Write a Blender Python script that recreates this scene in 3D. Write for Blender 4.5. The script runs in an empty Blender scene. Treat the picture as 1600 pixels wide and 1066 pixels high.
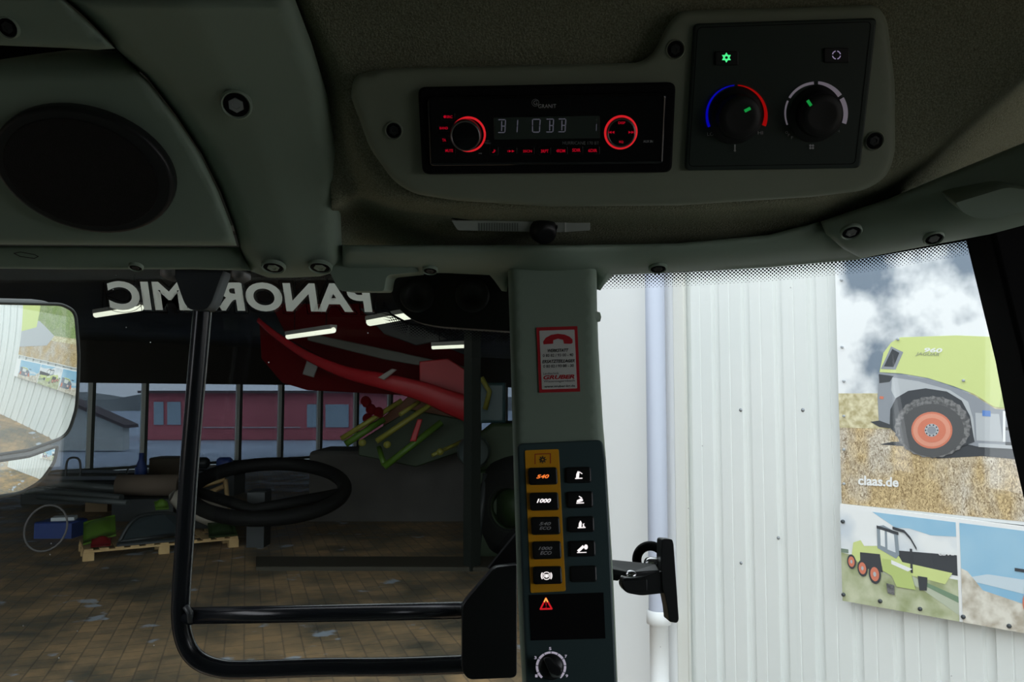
import bpy, bmesh, math, random
from mathutils import Vector, Matrix, geometry
random.seed(7)
S = bpy.context.scene
COL = S.collection

# ---------------------------------------------------------------- camera, world, exposure
FPX = 1250.0
CAM = Vector((0.0, 0.0, 2.4))
PITCH = math.radians(4.0)
FW = Vector((0, math.cos(PITCH), math.sin(PITCH)))
RT = Vector((1, 0, 0))
UP = Vector((0, -math.sin(PITCH), math.cos(PITCH)))
cam = bpy.data.objects.new('camera', bpy.data.cameras.new('camera'))
COL.objects.link(cam)
cam.location = CAM
cam.rotation_euler = (math.pi / 2 + PITCH, 0, 0)
cam.data.sensor_width = 36.0
cam.data.lens = 36.0 * FPX / 1600.0
cam.data.clip_start = 0.02
cam.data.clip_end = 600
S.camera = cam
S.view_settings.view_transform = 'Standard'
S.view_settings.look = 'None'
S.view_settings.gamma = 1
S.view_settings.use_curve_mapping = False
EXPO = 1.0
S.view_settings.exposure = EXPO
EM = 1.0 / 2 ** EXPO            # emission that shows as full white
world = bpy.data.worlds.new('overcast_sky'); S.world = world
world.use_nodes = True
wn = world.node_tree.nodes; wl = world.node_tree.links
bg = wn['Background']
tc = wn.new('ShaderNodeTexCoord'); nz = wn.new('ShaderNodeTexNoise'); rp = wn.new('ShaderNodeValToRGB')
nz.inputs['Scale'].default_value = 2.5; nz.inputs['Detail'].default_value = 5
wl.new(tc.outputs['Generated'], nz.inputs['Vector']); wl.new(nz.outputs['Fac'], rp.inputs['Fac'])
rp.color_ramp.elements[0].color = (0.80, 0.88, 1.0, 1); rp.color_ramp.elements[1].color = (1.0, 1.0, 1.0, 1)
rp.color_ramp.elements[0].position = 0.35; rp.color_ramp.elements[1].position = 0.65
wl.new(rp.outputs['Color'], bg.inputs['Color']); bg.inputs['Strength'].default_value = 1.3
S.cycles.max_bounces = 10; S.cycles.transparent_max_bounces = 16
S.cycles.diffuse_bounces = 6; S.cycles.use_denoising = True
S.cycles.sample_clamp_indirect = 4.0

# ---------------------------------------------------------------- pixel -> place helpers
def ray(px, py): return FW + RT * ((px - 800.0) / FPX) + UP * ((533.0 - py) / FPX)
def W(px, py, d): return CAM + ray(px, py) * d
class Plane:
    def __init__(s, o, n): s.o = Vector(o); s.n = Vector(n).normalized()
    def depth(s, px, py): return (s.o - CAM).dot(s.n) / ray(px, py).dot(s.n)
    def hit(s, px, py, h=0.0): return CAM + ray(px, py) * s.depth(px, py) + s.n * h
    def up(s, h): return Plane(s.o + s.n * h, s.n)

# ---------------------------------------------------------------- materials
MATS = {}
def mat(name, col, rough=0.5, metal=0.0, emit=None, estr=0.0, noise=None, bump=None, spec=0.5, coords='Object', alpha=1.0):
    """noise=(scale, colour2, detail, lo, hi); bump=(scale, strength, distance)"""
    if name in MATS: return MATS[name]
    m = bpy.data.materials.new(name); m.use_nodes = True
    nt = m.node_tree; b = nt.nodes['Principled BSDF']
    b.inputs['Base Color'].default_value = (*col, 1); b.inputs['Roughness'].default_value = rough
    b.inputs['Metallic'].default_value = metal; b.inputs['Specular IOR Level'].default_value = spec
    if emit: b.inputs['Emission Color'].default_value = (*emit, 1); b.inputs['Emission Strength'].default_value = estr
    t = None
    if noise or bump:
        t = nt.nodes.new('ShaderNodeTexCoord')
    if noise:
        n = nt.nodes.new('ShaderNodeTexNoise'); n.inputs['Scale'].default_value = noise[0]; n.inputs['Detail'].default_value = noise[2]
        r = nt.nodes.new('ShaderNodeValToRGB'); nt.links.new(t.outputs[coords], n.inputs['Vector'])
        r.color_ramp.elements[0].color = (*col, 1); r.color_ramp.elements[1].color = (*noise[1], 1)
        r.color_ramp.elements[0].position = noise[3]; r.color_ramp.elements[1].position = noise[4]
        nt.links.new(n.outputs['Fac'], r.inputs['Fac']); nt.links.new(r.outputs['Color'], b.inputs['Base Color'])
    if bump:
        n = nt.nodes.new('ShaderNodeTexNoise'); n.inputs['Scale'].default_value = bump[0]; n.inputs['Detail'].default_value = 3
        u = nt.nodes.new('ShaderNodeBump'); u.inputs['Strength'].default_value = bump[1]; u.inputs['Distance'].default_value = bump[2]
        nt.links.new(t.outputs[coords], n.inputs['Vector']); nt.links.new(n.outputs['Fac'], u.inputs['Height'])
        nt.links.new(u.outputs['Normal'], b.inputs['Normal'])
    MATS[name] = m; return m
def glass(name, tint, specks=False):
    if name in MATS: return MATS[name]
    m = bpy.data.materials.new(name); m.use_nodes = True
    nt = m.node_tree; nt.nodes.clear()
    o = nt.nodes.new('ShaderNodeOutputMaterial'); tr = nt.nodes.new('ShaderNodeBsdfTransparent'); gl = nt.nodes.new('ShaderNodeBsdfGlossy')
    tr.inputs['Color'].default_value = (*tint, 1); gl.inputs['Roughness'].default_value = 0.0
    fr = nt.nodes.new('ShaderNodeFresnel'); fr.inputs['IOR'].default_value = 1.42
    mx = nt.nodes.new('ShaderNodeMixShader'); nt.links.new(fr.outputs[0], mx.inputs[0]); nt.links.new(tr.outputs[0], mx.inputs[1]); nt.links.new(gl.outputs[0], mx.inputs[2])
    out = mx.outputs[0]
    if specks:      # sparse dried water spots and dust
        t = nt.nodes.new('ShaderNodeTexCoord'); v = nt.nodes.new('ShaderNodeTexVoronoi'); v.inputs['Scale'].default_value = 38
        cmp_ = nt.nodes.new('ShaderNodeMath'); cmp_.operation = 'LESS_THAN'; cmp_.inputs[1].default_value = 0.035
        n = nt.nodes.new('ShaderNodeTexNoise'); n.inputs['Scale'].default_value = 9
        g2 = nt.nodes.new('ShaderNodeMath'); g2.operation = 'GREATER_THAN'; g2.inputs[1].default_value = 0.56
        mu = nt.nodes.new('ShaderNodeMath'); mu.operation = 'MULTIPLY'
        m3 = nt.nodes.new('ShaderNodeMath'); m3.operation = 'MULTIPLY'; m3.inputs[1].default_value = 0.45
        df = nt.nodes.new('ShaderNodeBsdfTranslucent'); df.inputs['Color'].default_value = (.8, .85, .85, 1)
        m2 = nt.nodes.new('ShaderNodeMixShader')
        nt.links.new(t.outputs['Object'], v.inputs['Vector']); nt.links.new(t.outputs['Object'], n.inputs['Vector'])
        nt.links.new(v.outputs['Distance'], cmp_.inputs[0]); nt.links.new(n.outputs['Fac'], g2.inputs[0])
        nt.links.new(cmp_.outputs[0], mu.inputs[0]); nt.links.new(g2.outputs[0], mu.inputs[1]); nt.links.new(mu.outputs[0], m3.inputs[0])
        nt.links.new(m3.outputs[0], m2.inputs[0]); nt.links.new(out, m2.inputs[1]); nt.links.new(df.outputs[0], m2.inputs[2])
        out = m2.outputs[0]
    nt.links.new(out, o.inputs['Surface'])
    MATS[name] = m; return m

PLAST = mat('cab_plastic', (.285, .365, .29), .55, bump=(900, .12, .0006), spec=.4)
PLAST2 = mat('cab_plastic_console', (.29, .325, .245), .55, bump=(900, .12, .0006), spec=.4, noise=None)
FABRIC = mat('headliner_fabric', (.21, .22, .15), .95, noise=(850, (.36, .37, .27), 2, .35, .65), bump=(600, .7, .002), spec=.1)
BLK = mat('black_plastic', (.012, .013, .014), .45)
BLKM = mat('black_matt', (.006, .006, .007), .8, spec=.15)
BLKG = mat('black_gloss', (.004, .004, .005), .12)
TUBE = mat('black_paint_tube', (.012, .014, .018), .22)
RUB = mat('rubber', (.005, .005, .005), .7, spec=.2)
CHROME = mat('chrome', (.7, .7, .72), .2, 1.0)
STEEL = mat('steel', (.5, .5, .5), .35, 1.0)
SLATE = mat('switch_panel_slate', (.048, .088, .094), .45)
ACP = mat('climate_panel_plastic', (.024, .040, .032), .5)
ORANGE = mat('orange_strip', (.92, .43, .01), .5)
WHITE_P = mat('white_print', (.75, .76, .72), .5)
LILAC = mat('lilac_backlit_print', (.55, .5, .6), .5, emit=(.8, .7, .85), estr=.10 * EM)
LILAC2 = mat('lilac_backlit_bright', (.55, .5, .6), .5, emit=(.8, .74, .9), estr=.36 * EM)
RED_P = mat('red_print', (.55, .02, .03), .5)
DK_P = mat('dark_print', (.03, .03, .03), .5)
BLUE_E = mat('blue_lit', (0, 0, .3), .5, emit=(.0, .0, 1.0), estr=.30 * EM)
RED_A = mat('red_lit_arc', (.3, 0, 0), .5, emit=(1, .0, .0), estr=.22 * EM)
RED_E = mat('red_lit', (.2, 0, 0), .5, emit=(1, .02, .03), estr=.55 * EM)
RED_D = mat('red_dim_lit', (.2, 0, 0), .5, emit=(1, .0, .03), estr=.32 * EM)
GRN_E = mat('green_lit', (.0, .3, .1), .5, emit=(.08, 1.0, .3), estr=.9 * EM)
GRN_D = mat('green_dim', (.0, .3, .1), .5, emit=(.02, 1.0, .15), estr=.22 * EM)
WHT_E = mat('white_lit', (.3, .3, .3), .5, emit=(1, .93, .93), estr=1.0 * EM)
VIO_E = mat('violet_lit', (.2, .2, .2), .5, emit=(.75, .6, 1), estr=.28 * EM)
ORG_E = mat('orange_lit', (.2, .05, 0), .5, emit=(1, .22, .04), estr=1.0 * EM)
YEL_E = mat('amber_lit', (.2, .05, 0), .5, emit=(1, .5, .1), estr=1.0 * EM)
LCD_E = mat('lcd_segments', (.1, .1, .12), .5, emit=(.62, .62, .8), estr=.075 * EM)
LCD_B = mat('lcd_back', (.045, .065, .055), .4)
GREYTXT = mat('grey_print', (.55, .55, .57), .5)
GREYDK = mat('dark_grey_print', (.14, .14, .15), .5)
DIMTXT = mat('dim_print', (.22, .24, .25), .5)

# ---------------------------------------------------------------- mesh builder
class MB:
    def __init__(s): s.bm = bmesh.new(); s.mats = []
    def mi(s, m):
        if m not in s.mats: s.mats.append(m)
        return s.mats.index(m)
    def face(s, pts, m, smooth=False):
        vs = [s.bm.verts.new(p) for p in pts]
        f = s.bm.faces.new(vs); f.material_index = s.mi(m); f.smooth = smooth; return f
    def slab(s, pts, n, h0, h1, m, bev=0.0, seg=2, side=None):
        """prism: outline pts (3D), extruded along n from h0 (back) to h1 (front), front rim bevelled"""
        n = Vector(n).normalized(); N = len(pts)
        a = [s.bm.verts.new(Vector(p) + n * h0) for p in pts]; b = [s.bm.verts.new(Vector(p) + n * h1) for p in pts]
        k = s.mi(m); ks = s.mi(side) if side else k
        fs = [s.bm.faces.new(b), s.bm.faces.new(a[::-1])]
        for f in fs: f.material_index = k
        es = []
        for i in range(N):
            j = (i + 1) % N
            f = s.bm.faces.new((a[i], a[j], b[j], b[i])); f.material_index = ks
            if N > 12: f.smooth = True
            es.append(s.bm.edges.get((b[i], b[j])))
        bmesh.ops.recalc_face_normals(s.bm, faces=list({f for v in a + b for f in v.link_faces}))
        if bev > 0:
            r = bmesh.ops.bevel(s.bm, geom=es, offset=bev, segments=seg, profile=.5, affect='EDGES', clamp_overlap=True)
            for f in r['faces']: f.smooth = True; f.material_index = ks
        return s
    def box(s, c, size, m, rot=None, bev=0.0):
        c = Vector(c); x, y, z = [q / 2 for q in size]; R = rot or Matrix.Identity(3)
        p = [R @ Vector((sx * x, sy * y, 0)) for sx, sy in ((-1, -1), (1, -1), (1, 1), (-1, 1))]
        n = R @ Vector((0, 0, 1)); return s.slab([c + q for q in p], n, -z, z, m, bev)
    def tube(s, path, r, m, seg=14, closed=False, caps=True, flat=1.0):
        P = [Vector(p) for p in path]; N = len(P); k = s.mi(m); rings = []; nprev = None
        rr = r if isinstance(r, (list, tuple)) else [r] * N
        for i in range(N):
            if closed: t = (P[(i + 1) % N] - P[i - 1]).normalized()
            else: t = (P[min(i + 1, N - 1)] - P[max(i - 1, 0)]).normalized()
            if nprev is None:
                q = Vector((0, 0, 1)) if abs(t.z) < .9 else Vector((1, 0, 0)); nn = (q - t * q.dot(t)).normalized()
            else: nn = (nprev - t * nprev.dot(t)).normalized()
            nprev = nn; bb = t.cross(nn)
            rings.append([s.bm.verts.new(P[i] + (nn * math.cos(a) + bb * math.sin(a) * flat) * rr[i]) for a in [2 * math.pi * j / seg for j in range(seg)]])
        for i in range(N if closed else N - 1):
            A, B = rings[i], rings[(i + 1) % N]
            for j in range(seg):
                f = s.bm.faces.new((A[j], A[(j + 1) % seg], B[(j + 1) % seg], B[j])); f.smooth = True; f.material_index = k
        if caps and not closed:
            f = s.bm.faces.new(rings[0][::-1]); f.material_index = k
            f = s.bm.faces.new(rings[-1]); f.material_index = k
        return s
    def lathe(s, c, axis, prof, m, seg=40, mats=None):
        """prof: [(r, h)] along axis from c"""
        c = Vector(c); ax = Vector(axis).normalized()
        q = Vector((0, 0, 1)) if abs(ax.z) < .9 else Vector((1, 0, 0)); u = (q - ax * q.dot(ax)).normalized(); v = ax.cross(u)
        rings = []
        for r, h in prof:
            if r < 1e-6: rings.append([s.bm.verts.new(c + ax * h)])
            else: rings.append([s.bm.verts.new(c + ax * h + (u * math.cos(a) + v * math.sin(a)) * r) for a in [2 * math.pi * j / seg for j in range(seg)]])
        for i in range(len(rings) - 1):
            A, B = rings[i], rings[i + 1]; k = s.mi(mats[i] if mats else m)
            for j in range(seg):
                j2 = (j + 1) % seg
                if len(A) == 1 and len(B) == 1: break
                if len(A) == 1: f = s.bm.faces.new((A[0], B[j], B[j2]))
                elif len(B) == 1: f = s.bm.faces.new((A[j], A[j2], B[0]))
                else: f = s.bm.faces.new((A[j], A[j2], B[j2], B[j]))
                f.smooth = True; f.material_index = k
        return s
    # flat printed shapes, given in pixels and laid on a plane
    def print_(s, pts, pl, h, m):
        return s.face([pl.hit(x, y, h) for x, y in pts], m)
    def stroke(s, pts, w, pl, h, m, closed=False):
        N = len(pts)
        for i in range(N if closed else N - 1):
            (x0, y0), (x1, y1) = pts[i], pts[(i + 1) % N]
            dx, dy = x1 - x0, y1 - y0; L = math.hypot(dx, dy) or 1; ex, ey = dx / L * w * .3, dy / L * w * .3; nx, ny = -dy / L * w / 2, dx / L * w / 2
            s.print_([(x0 - ex + nx, y0 - ey + ny), (x1 + ex + nx, y1 + ey + ny), (x1 + ex - nx, y1 + ey - ny), (x0 - ex - nx, y0 - ey - ny)], pl, h + i * 1e-6, m)
        return s
    def disc(s, cx, cy, rx, ry, pl, h, m, n=32):
        return s.print_([(cx + rx * math.cos(a), cy + ry * math.sin(a)) for a in [2 * math.pi * i / n for i in range(n)]], pl, h, m)
    def arc(s, cx, cy, r0, r1, a0, a1, pl, h, m, n=24, r0b=None, sx=1.0):
        """ring sector; angles in degrees clockwise from up; r0b = inner radius at the end (taper)"""
        for i in range(n):
            t0, t1 = i / n, (i + 1) / n
            A, B = math.radians(a0 + (a1 - a0) * t0), math.radians(a0 + (a1 - a0) * t1)
            i0 = r0 + ((r0b if r0b is not None else r0) - r0) * t0; i1 = r0 + ((r0b if r0b is not None else r0) - r0) * t1
            q = lambda r, a: (cx + r * math.sin(a) * sx, cy - r * math.cos(a))
            s.print_([q(i0, A), q(r1, A), q(r1, B), q(i1, B)], pl, h, m)
        return s
    def text(s, txt, quad, pl, h, m, bold=0.0, shear=0.0, mirror=False, outline=0.0):
        """writing fitted into a pixel quad (x0,y0,x1,y1[,dy]) laid on a plane"""
        cu = bpy.data.curves.new('t', 'FONT'); cu.body = txt; cu.size = 1; cu.offset = bold; cu.shear = shear; cu.resolution_u = 3 if h < .004 else 6
        if outline: cu.fill_mode = 'NONE'; cu.bevel_depth = outline; cu.bevel_resolution = 0
        o = bpy.data.objects.new('t', cu); COL.objects.link(o)
        bpy.context.view_layer.update()
        me = bpy.data.meshes.new_from_object(o.evaluated_get(bpy.context.evaluated_depsgraph_get()))
        bpy.data.objects.remove(o); bpy.data.curves.remove(cu)
        xs = [v.co.x for v in me.vertices]; ys = [v.co.y for v in me.vertices]
        if not xs: return s
        ax, bx, ay, by = min(xs), max(xs), min(ys), max(ys)
        x0, y0, x1, y1 = quad[:4]; dy = quad[4] if len(quad) > 4 else 0.0
        vs = []
        for v in me.vertices:
            u = (v.co.x - ax) / (bx - ax); w = (v.co.y - ay) / max(by - ay, 1e-6)
            if mirror: u = 1 - u
            vs.append(s.bm.verts.new(pl.hit(x0 + (x1 - x0) * u, y1 + (y0 - y1) * w + dy * u, h)))
        k = s.mi(m)
        for p in me.polygons:
            try: f = s.bm.faces.new([vs[i] for i in p.vertices]); f.material_index = k
            except ValueError: pass
        bpy.data.meshes.remove(me); return s

WLOC = {}
def tag(o, label=None, cat=None, group=None, kind=None):
    if label: o['label'] = label
    if cat: o['category'] = cat
    if group: o['group'] = group
    if kind: o['kind'] = kind
    return o
def obj(name, mb, parent=None, label=None, cat=None, group=None, kind=None):
    me = bpy.data.meshes.new(name); 
    if parent is not None: L = WLOC[parent.name]
    else:
        cs = [v.co for v in mb.bm.verts]
        L = Vector(((min(c.x for c in cs) + max(c.x for c in cs)) / 2, (min(c.y for c in cs) + max(c.y for c in cs)) / 2, min(c.z for c in cs)))
    bmesh.ops.translate(mb.bm, verts=mb.bm.verts, vec=-L)
    mb.bm.to_mesh(me); mb.bm.free()
    for m in mb.mats: me.materials.append(m)
    o = bpy.data.objects.new(name, me); COL.objects.link(o)
    if parent is not None: o.parent = parent
    else: o.location = L
    WLOC[o.name] = L
    return tag(o, label, cat, group, kind)
def root(name, loc, label, cat, group=None, kind=None):
    o = bpy.data.objects.new(name, None); COL.objects.link(o); o.location = loc; o.empty_display_size = .05
    WLOC[o.name] = Vector(loc); return tag(o, label, cat, group, kind)
def copy_thing(src, off, label=None, name=None):
    """copy a thing with its parts and sub-parts, moved by off"""
    c = src.copy(); COL.objects.link(c); c.location = src.location + Vector(off); WLOC[c.name] = WLOC[src.name] + Vector(off)
    if label: c['label'] = label
    for ch in src.children:
        d = ch.copy(); COL.objects.link(d); d.parent = c; WLOC[d.name] = WLOC[c.name]
        for g in ch.children:
            e = g.copy(); COL.objects.link(e); e.parent = d; WLOC[e.name] = WLOC[c.name]
    return c

# outline helpers (pixels)
def rnd(pts, r, seg=5):
    out = []; N = len(pts); rs = r if isinstance(r, (list, tuple)) else [r] * N
    for i in range(N):
        p0, p1, p2 = Vector(pts[i - 1]), Vector(pts[i]), Vector(pts[(i + 1) % N]); R = rs[i]
        a = (p0 - p1); b = (p2 - p1); R = min(R, a.length * .49, b.length * .49)
        if R < .01: out.append(tuple(p1)); continue
        A = p1 + a.normalized() * R; B = p1 + b.normalized() * R
        for k in range(seg + 1):
            t = k / seg; q = A * (1 - t) ** 2 + p1 * 2 * t * (1 - t) + B * t * t; out.append((q.x, q.y))
    return out
def rect(x0, y0, x1, y1): return [(x0, y0), (x1, y0), (x1, y1), (x0, y1)]
def smooth_line(pts, n=6):
    """Catmull-Rom through pts"""
    out = []
    P = [pts[0]] + list(pts) + [pts[-1]]
    for i in range(1, len(P) - 2):
        for k in range(n):
            t = k / n
            q = [0.5 * (2 * P[i][c] + (P[i + 1][c] - P[i - 1][c]) * t + (2 * P[i - 1][c] - 5 * P[i][c] + 4 * P[i + 1][c] - P[i + 2][c]) * t * t + (3 * P[i][c] - P[i - 1][c] - 3 * P[i + 1][c] + P[i + 2][c]) * t ** 3) for c in range(len(pts[0]))]
            out.append(tuple(q))
    out.append(tuple(pts[-1])); return out
def interp(x, tab):
    if x <= tab[0][0]: return tab[0][1]
    for (a, b), (c, d) in zip(tab, tab[1:]):
        if x <= c: return b + (d - b) * (x - a) / (c - a)
    return tab[-1][1]
def sstep(t): t = max(0, min(1, t)); return t * t * (3 - 2 * t)
def resample(pts, step):
    out = []; N = len(pts)
    for i in range(N):
        a, b = Vector(pts[i]), Vector(pts[(i + 1) % N]); L = (b - a).length; k = max(1, int(L / step))
        for j in range(k): q = a + (b - a) * j / k; out.append((q.x, q.y))
    return out
def segdist(p, a, b):
    ax, ay = a; bx, by = b; dx, dy = bx - ax, by - ay; L = dx * dx + dy * dy
    t = 0 if L == 0 else max(0, min(1, ((p[0] - ax) * dx + (p[1] - ay) * dy) / L))
    return math.hypot(p[0] - ax - dx * t, p[1] - ay - dy * t)
def inside(p, poly):
    c = False; x, y = p
    for i in range(len(poly)):
        (x0, y0), (x1, y1) = poly[i - 1], poly[i]
        if (y0 > y) != (y1 > y) and x < (x1 - x0) * (y - y0) / (y1 - y0) + x0: c = not c
    return c
def panel(mb, outline, dfn, m, roll=8.0, rolldepth=.006, thick=.02, step=12, smooth=True):
    """moulded sheet: outline in pixels, depth field dfn(px,py) in metres, rim rolled away over `roll` px, skirt of `thick`"""
    out = resample(outline, step)
    pts = [Vector(p) for p in out]; n0 = len(pts)
    xs = [p[0] for p in out]; ys = [p[1] for p in out]
    inner = []
    for rr in ([roll * .15, roll * .45, roll] if roll > 0 else []):
        for i in range(n0):
            a, b, c = Vector(out[i - 1]), Vector(out[i]), Vector(out[(i + 1) % n0]); t = (c - a)
            if t.length < 1e-6: continue
            t.normalize()
            for sg in (1, -1):
                q = (b.x - t.y * rr * sg, b.y + t.x * rr * sg)
                if inside(q, out) and min(segdist(q, out[j - 1], out[j]) for j in range(n0)) > rr * .93: inner.append(q)
    y = min(ys) + step / 2; row = 0
    while y < max(ys):
        x = min(xs) + (step / 2 if row % 2 else 0)
        while x < max(xs):
            if inside((x, y), out) and min(segdist((x, y), out[j - 1], out[j]) for j in range(n0)) > max(roll * 1.25, step * .5): inner.append((x, y))
            x += step
        y += step * .87; row += 1
    allp = pts + [Vector(q) for q in inner]
    r = geometry.delaunay_2d_cdt(allp, [(i, (i + 1) % n0) for i in range(n0)], [list(range(n0))], 1, 1e-4)
    V, E, F = r[0], r[1], r[2]; orig = r[3]
    k = mb.mi(m); vs = []
    for v in V:
        d = dfn(v.x, v.y)
        if roll > 0:
            s = min(segdist((v.x, v.y), out[j - 1], out[j]) for j in range(n0))
            if s < roll: d += rolldepth * (1 - math.sqrt(max(0, 1 - (1 - s / roll) ** 2)))
        vs.append(mb.bm.verts.new(W(v.x, v.y, d)))
    fs = []
    for f in F:
        try:
            q = mb.bm.faces.new([vs[i] for i in f]); q.material_index = k; q.smooth = smooth; fs.append(q)
        except ValueError: pass
    idx = {}
    for i, o_ in enumerate(orig):
        for q in o_:
            if q < n0: idx[q] = i
    back = {}
    for q in range(n0):
        if q in idx:
            p = vs[idx[q]].co; back[q] = mb.bm.verts.new(p + (p - CAM).normalized() * thick)
    for q in range(n0):
        a, b = q, (q + 1) % n0
        if a in idx and b in idx and idx[a] != idx[b]:
            try: f = mb.bm.faces.new((vs[idx[a]], vs[idx[b]], back[b], back[a])); f.material_index = k; fs.append(f)
            except ValueError: pass
    bmesh.ops.recalc_face_normals(mb.bm, faces=fs)
    return mb

# ================================================================ THE PLACE OUTSIDE
A = math.radians(43)
WV = Vector((-math.sin(A), math.cos(A), 0))       # along the white wall, away from the tractor
BV = Vector((math.cos(A), math.sin(A), 0))        # square to it (the hall's glazing runs this way)
WN = -BV                                          # the white wall faces this way (toward the tractor)
P0 = W(1322, 620, 5.2); P0.z = 0
wall_pl = Plane(P0, WN)
def wallpt(t, z, h=0.0): return P0 + WV * t + Vector((0, 0, z)) + WN * h
# wall coordinate t of the pixel column at the height of the horizon
def wt(px): return (wall_pl.hit(px, 620) - P0).dot(WV)
T_END = wt(868); T_PIPE = wt(1041); T_CORR = wt(1062)
KC = wallpt(T_END, 0)                             # corner where the hall opens

# ground
def brick_mat():
    m = bpy.data.materials.new('brown_pavers'); m.use_nodes = True; nt = m.node_tree; b = nt.nodes['Principled BSDF']
    t = nt.nodes.new('ShaderNodeTexCoord'); mp = nt.nodes.new('ShaderNodeMapping'); mp.inputs['Rotation'].default_value = (0, 0, A + .5)
    br = nt.nodes.new('ShaderNodeTexBrick'); br.inputs['Scale'].default_value = 1.0
    br.inputs['Brick Width'].default_value = .24; br.inputs['Row Height'].default_value = .18; br.inputs['Mortar Size'].default_value = .008
    br.inputs['Color1'].default_value = (.34, .24, .14, 1); br.inputs['Color2'].default_value = (.25, .19, .125, 1); br.inputs['Mortar'].default_value = (.19, .145, .10, 1)
    n = nt.nodes.new('ShaderNodeTexNoise'); n.inputs['Scale'].default_value = 1.3; n.inputs['Detail'].default_value = 8; n.inputs['Roughness'].default_value = .65
    r = nt.nodes.new('ShaderNodeValToRGB'); r.color_ramp.elements[0].position = .38; r.color_ramp.elements[1].position = .62
    r.color_ramp.elements[0].color = (.42, .5, .58, 1); r.color_ramp.elements[1].color = (1.35, 1.2, 1.0, 1)
    mx = nt.nodes.new('ShaderNodeMix'); mx.data_type = 'RGBA'; mx.blend_type = 'MULTIPLY'; mx.inputs[0].default_value = 1
    nt.links.new(t.outputs['Object'], mp.inputs['Vector']); nt.links.new(mp.outputs[0], br.inputs['Vector']); nt.links.new(t.outputs['Object'], n.inputs['Vector'])
    nt.links.new(n.outputs['Fac'], r.inputs['Fac']); nt.links.new(br.outputs['Color'], mx.inputs[6]); nt.links.new(r.outputs['Color'], mx.inputs[7]); nt.links.new(mx.outputs[2], b.inputs['Base Color'])
    n9 = nt.nodes.new('ShaderNodeTexNoise'); n9.inputs['Scale'].default_value = 2.2; n9.inputs['Detail'].default_value = 5; r9 = nt.nodes.new('ShaderNodeValToRGB'); r9.color_ramp.elements[0].position = .63; r9.color_ramp.elements[1].position = .68
    r9.color_ramp.elements[0].color = (0, 0, 0, 1); r9.color_ramp.elements[1].color = (.75, .75, .75, 1); m9 = nt.nodes.new('ShaderNodeMix'); m9.data_type = 'RGBA'; m9.inputs[7].default_value = (.42, .50, .60, 1)
    n8 = nt.nodes.new('ShaderNodeTexNoise'); n8.inputs['Scale'].default_value = .45; n8.inputs['Detail'].default_value = 3; m8 = nt.nodes.new('ShaderNodeMix'); m8.data_type = 'RGBA'; m8.blend_type = 'MULTIPLY'; m8.inputs[7].default_value = (.92, .95, 1.0, 1)
    for q in (n9, n8): nt.links.new(t.outputs['Object'], q.inputs['Vector'])
    nt.links.new(n8.outputs['Fac'], m8.inputs[0]); nt.links.new(mx.outputs[2], m8.inputs[6]); nt.links.new(n9.outputs['Fac'], r9.inputs['Fac']); nt.links.new(r9.outputs['Color'], m9.inputs[0]); nt.links.new(m8.outputs[2], m9.inputs[6]); nt.links.new(m9.outputs[2], b.inputs['Base Color'])
    rr = nt.nodes.new('ShaderNodeMapRange'); rr.inputs['From Min'].default_value = .3; rr.inputs['From Max'].default_value = .6; rr.inputs['To Min'].default_value = .35; rr.inputs['To Max'].default_value = .85
    nt.links.new(n.outputs['Fac'], rr.inputs['Value']); nt.links.new(rr.outputs[0], b.inputs['Roughness'])
    bu = nt.nodes.new('ShaderNodeBump'); bu.inputs['Distance'].default_value = .006; bu.inputs['Strength'].default_value = .2; nt.links.new(br.outputs['Fac'], bu.inputs['Height']); bu.invert = True; nt.links.new(bu.outputs[0], b.inputs['Normal'])
    return m
PAVER = brick_mat()
HALL_D = 22.9
def hall(a, b, z=0.0): return KC + WV * a - BV * b + Vector((0, 0, z))      # a: depth into the hall, b: to the near side
mb = MB(); mb.slab([hall(-26, -25), hall(HALL_D + .15, -25), hall(HALL_D + .15, 34), hall(-26, 34)][::-1], (0, 0, 1), -.2, 0, PAVER)
obj('floor', mb, label='brown block-paved yard and hall floor with damp patches', cat='floor', kind='structure')
ASPH = mat('asphalt', (.36, .42, .50), .8, noise=(.4, (.5, .56, .64), 4, .3, .7))
mb = MB(); mb.slab([hall(HALL_D + .15, -90), hall(HALL_D + 120, -90), hall(HALL_D + 120, 120), hall(HALL_D + .15, 120)][::-1], (0, 0, 1), -.25, -.02, ASPH)
obj('ground', mb, label='grey-blue road and yard beyond the hall glazing', cat='ground', kind='structure')

# corrugated wall
SHEET = mat('white_metal_sheet', (.76, .79, .78), .45, noise=(1.3, (.80, .82, .81), 3, .3, .7))
PLASTER = mat('white_plaster', (.86, .87, .88), .85, bump=(60, .15, .002))
mb = MB(); prof = []; t = T_CORR - .02; t_lo = -7.5; PER = .25; t0 = wt(1113)
ts = []
k = -40
edges = []
while True:
    base = t0 - k * PER                      # ribs fall at whole periods from the rib seen beside the pipe
    k += 1
    if base > t: continue
    if base < t_lo: break
    for dt, h in ((.0, .0), (-.012, .028), (-.06, .028), (-.072, .0), (-.15, 0.0), (-.153, .004), (-.16, .004), (-.163, 0)): edges.append((base + dt, h))
edges = [(t, 0.0)] + edges
k = mb.mi(SHEET); prev = None
for tt, h in edges:
    a = mb.bm.verts.new(wallpt(tt, 0, -h)); b = mb.bm.verts.new(wallpt(tt, 6.2, -h))
    if prev: f = mb.bm.faces.new((prev[0], a, b, prev[1])); f.material_index = k
    prev = (a, b)
mb.slab([wallpt(t, 0), wallpt(t_lo, 0), wallpt(t_lo, 6.2), wallpt(t, 6.2)], WN, -.12, -.035, SHEET)
wr = obj('wall_right', mb, label='white corrugated metal wall carrying the printed boards', cat='wall', kind='structure')
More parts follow.
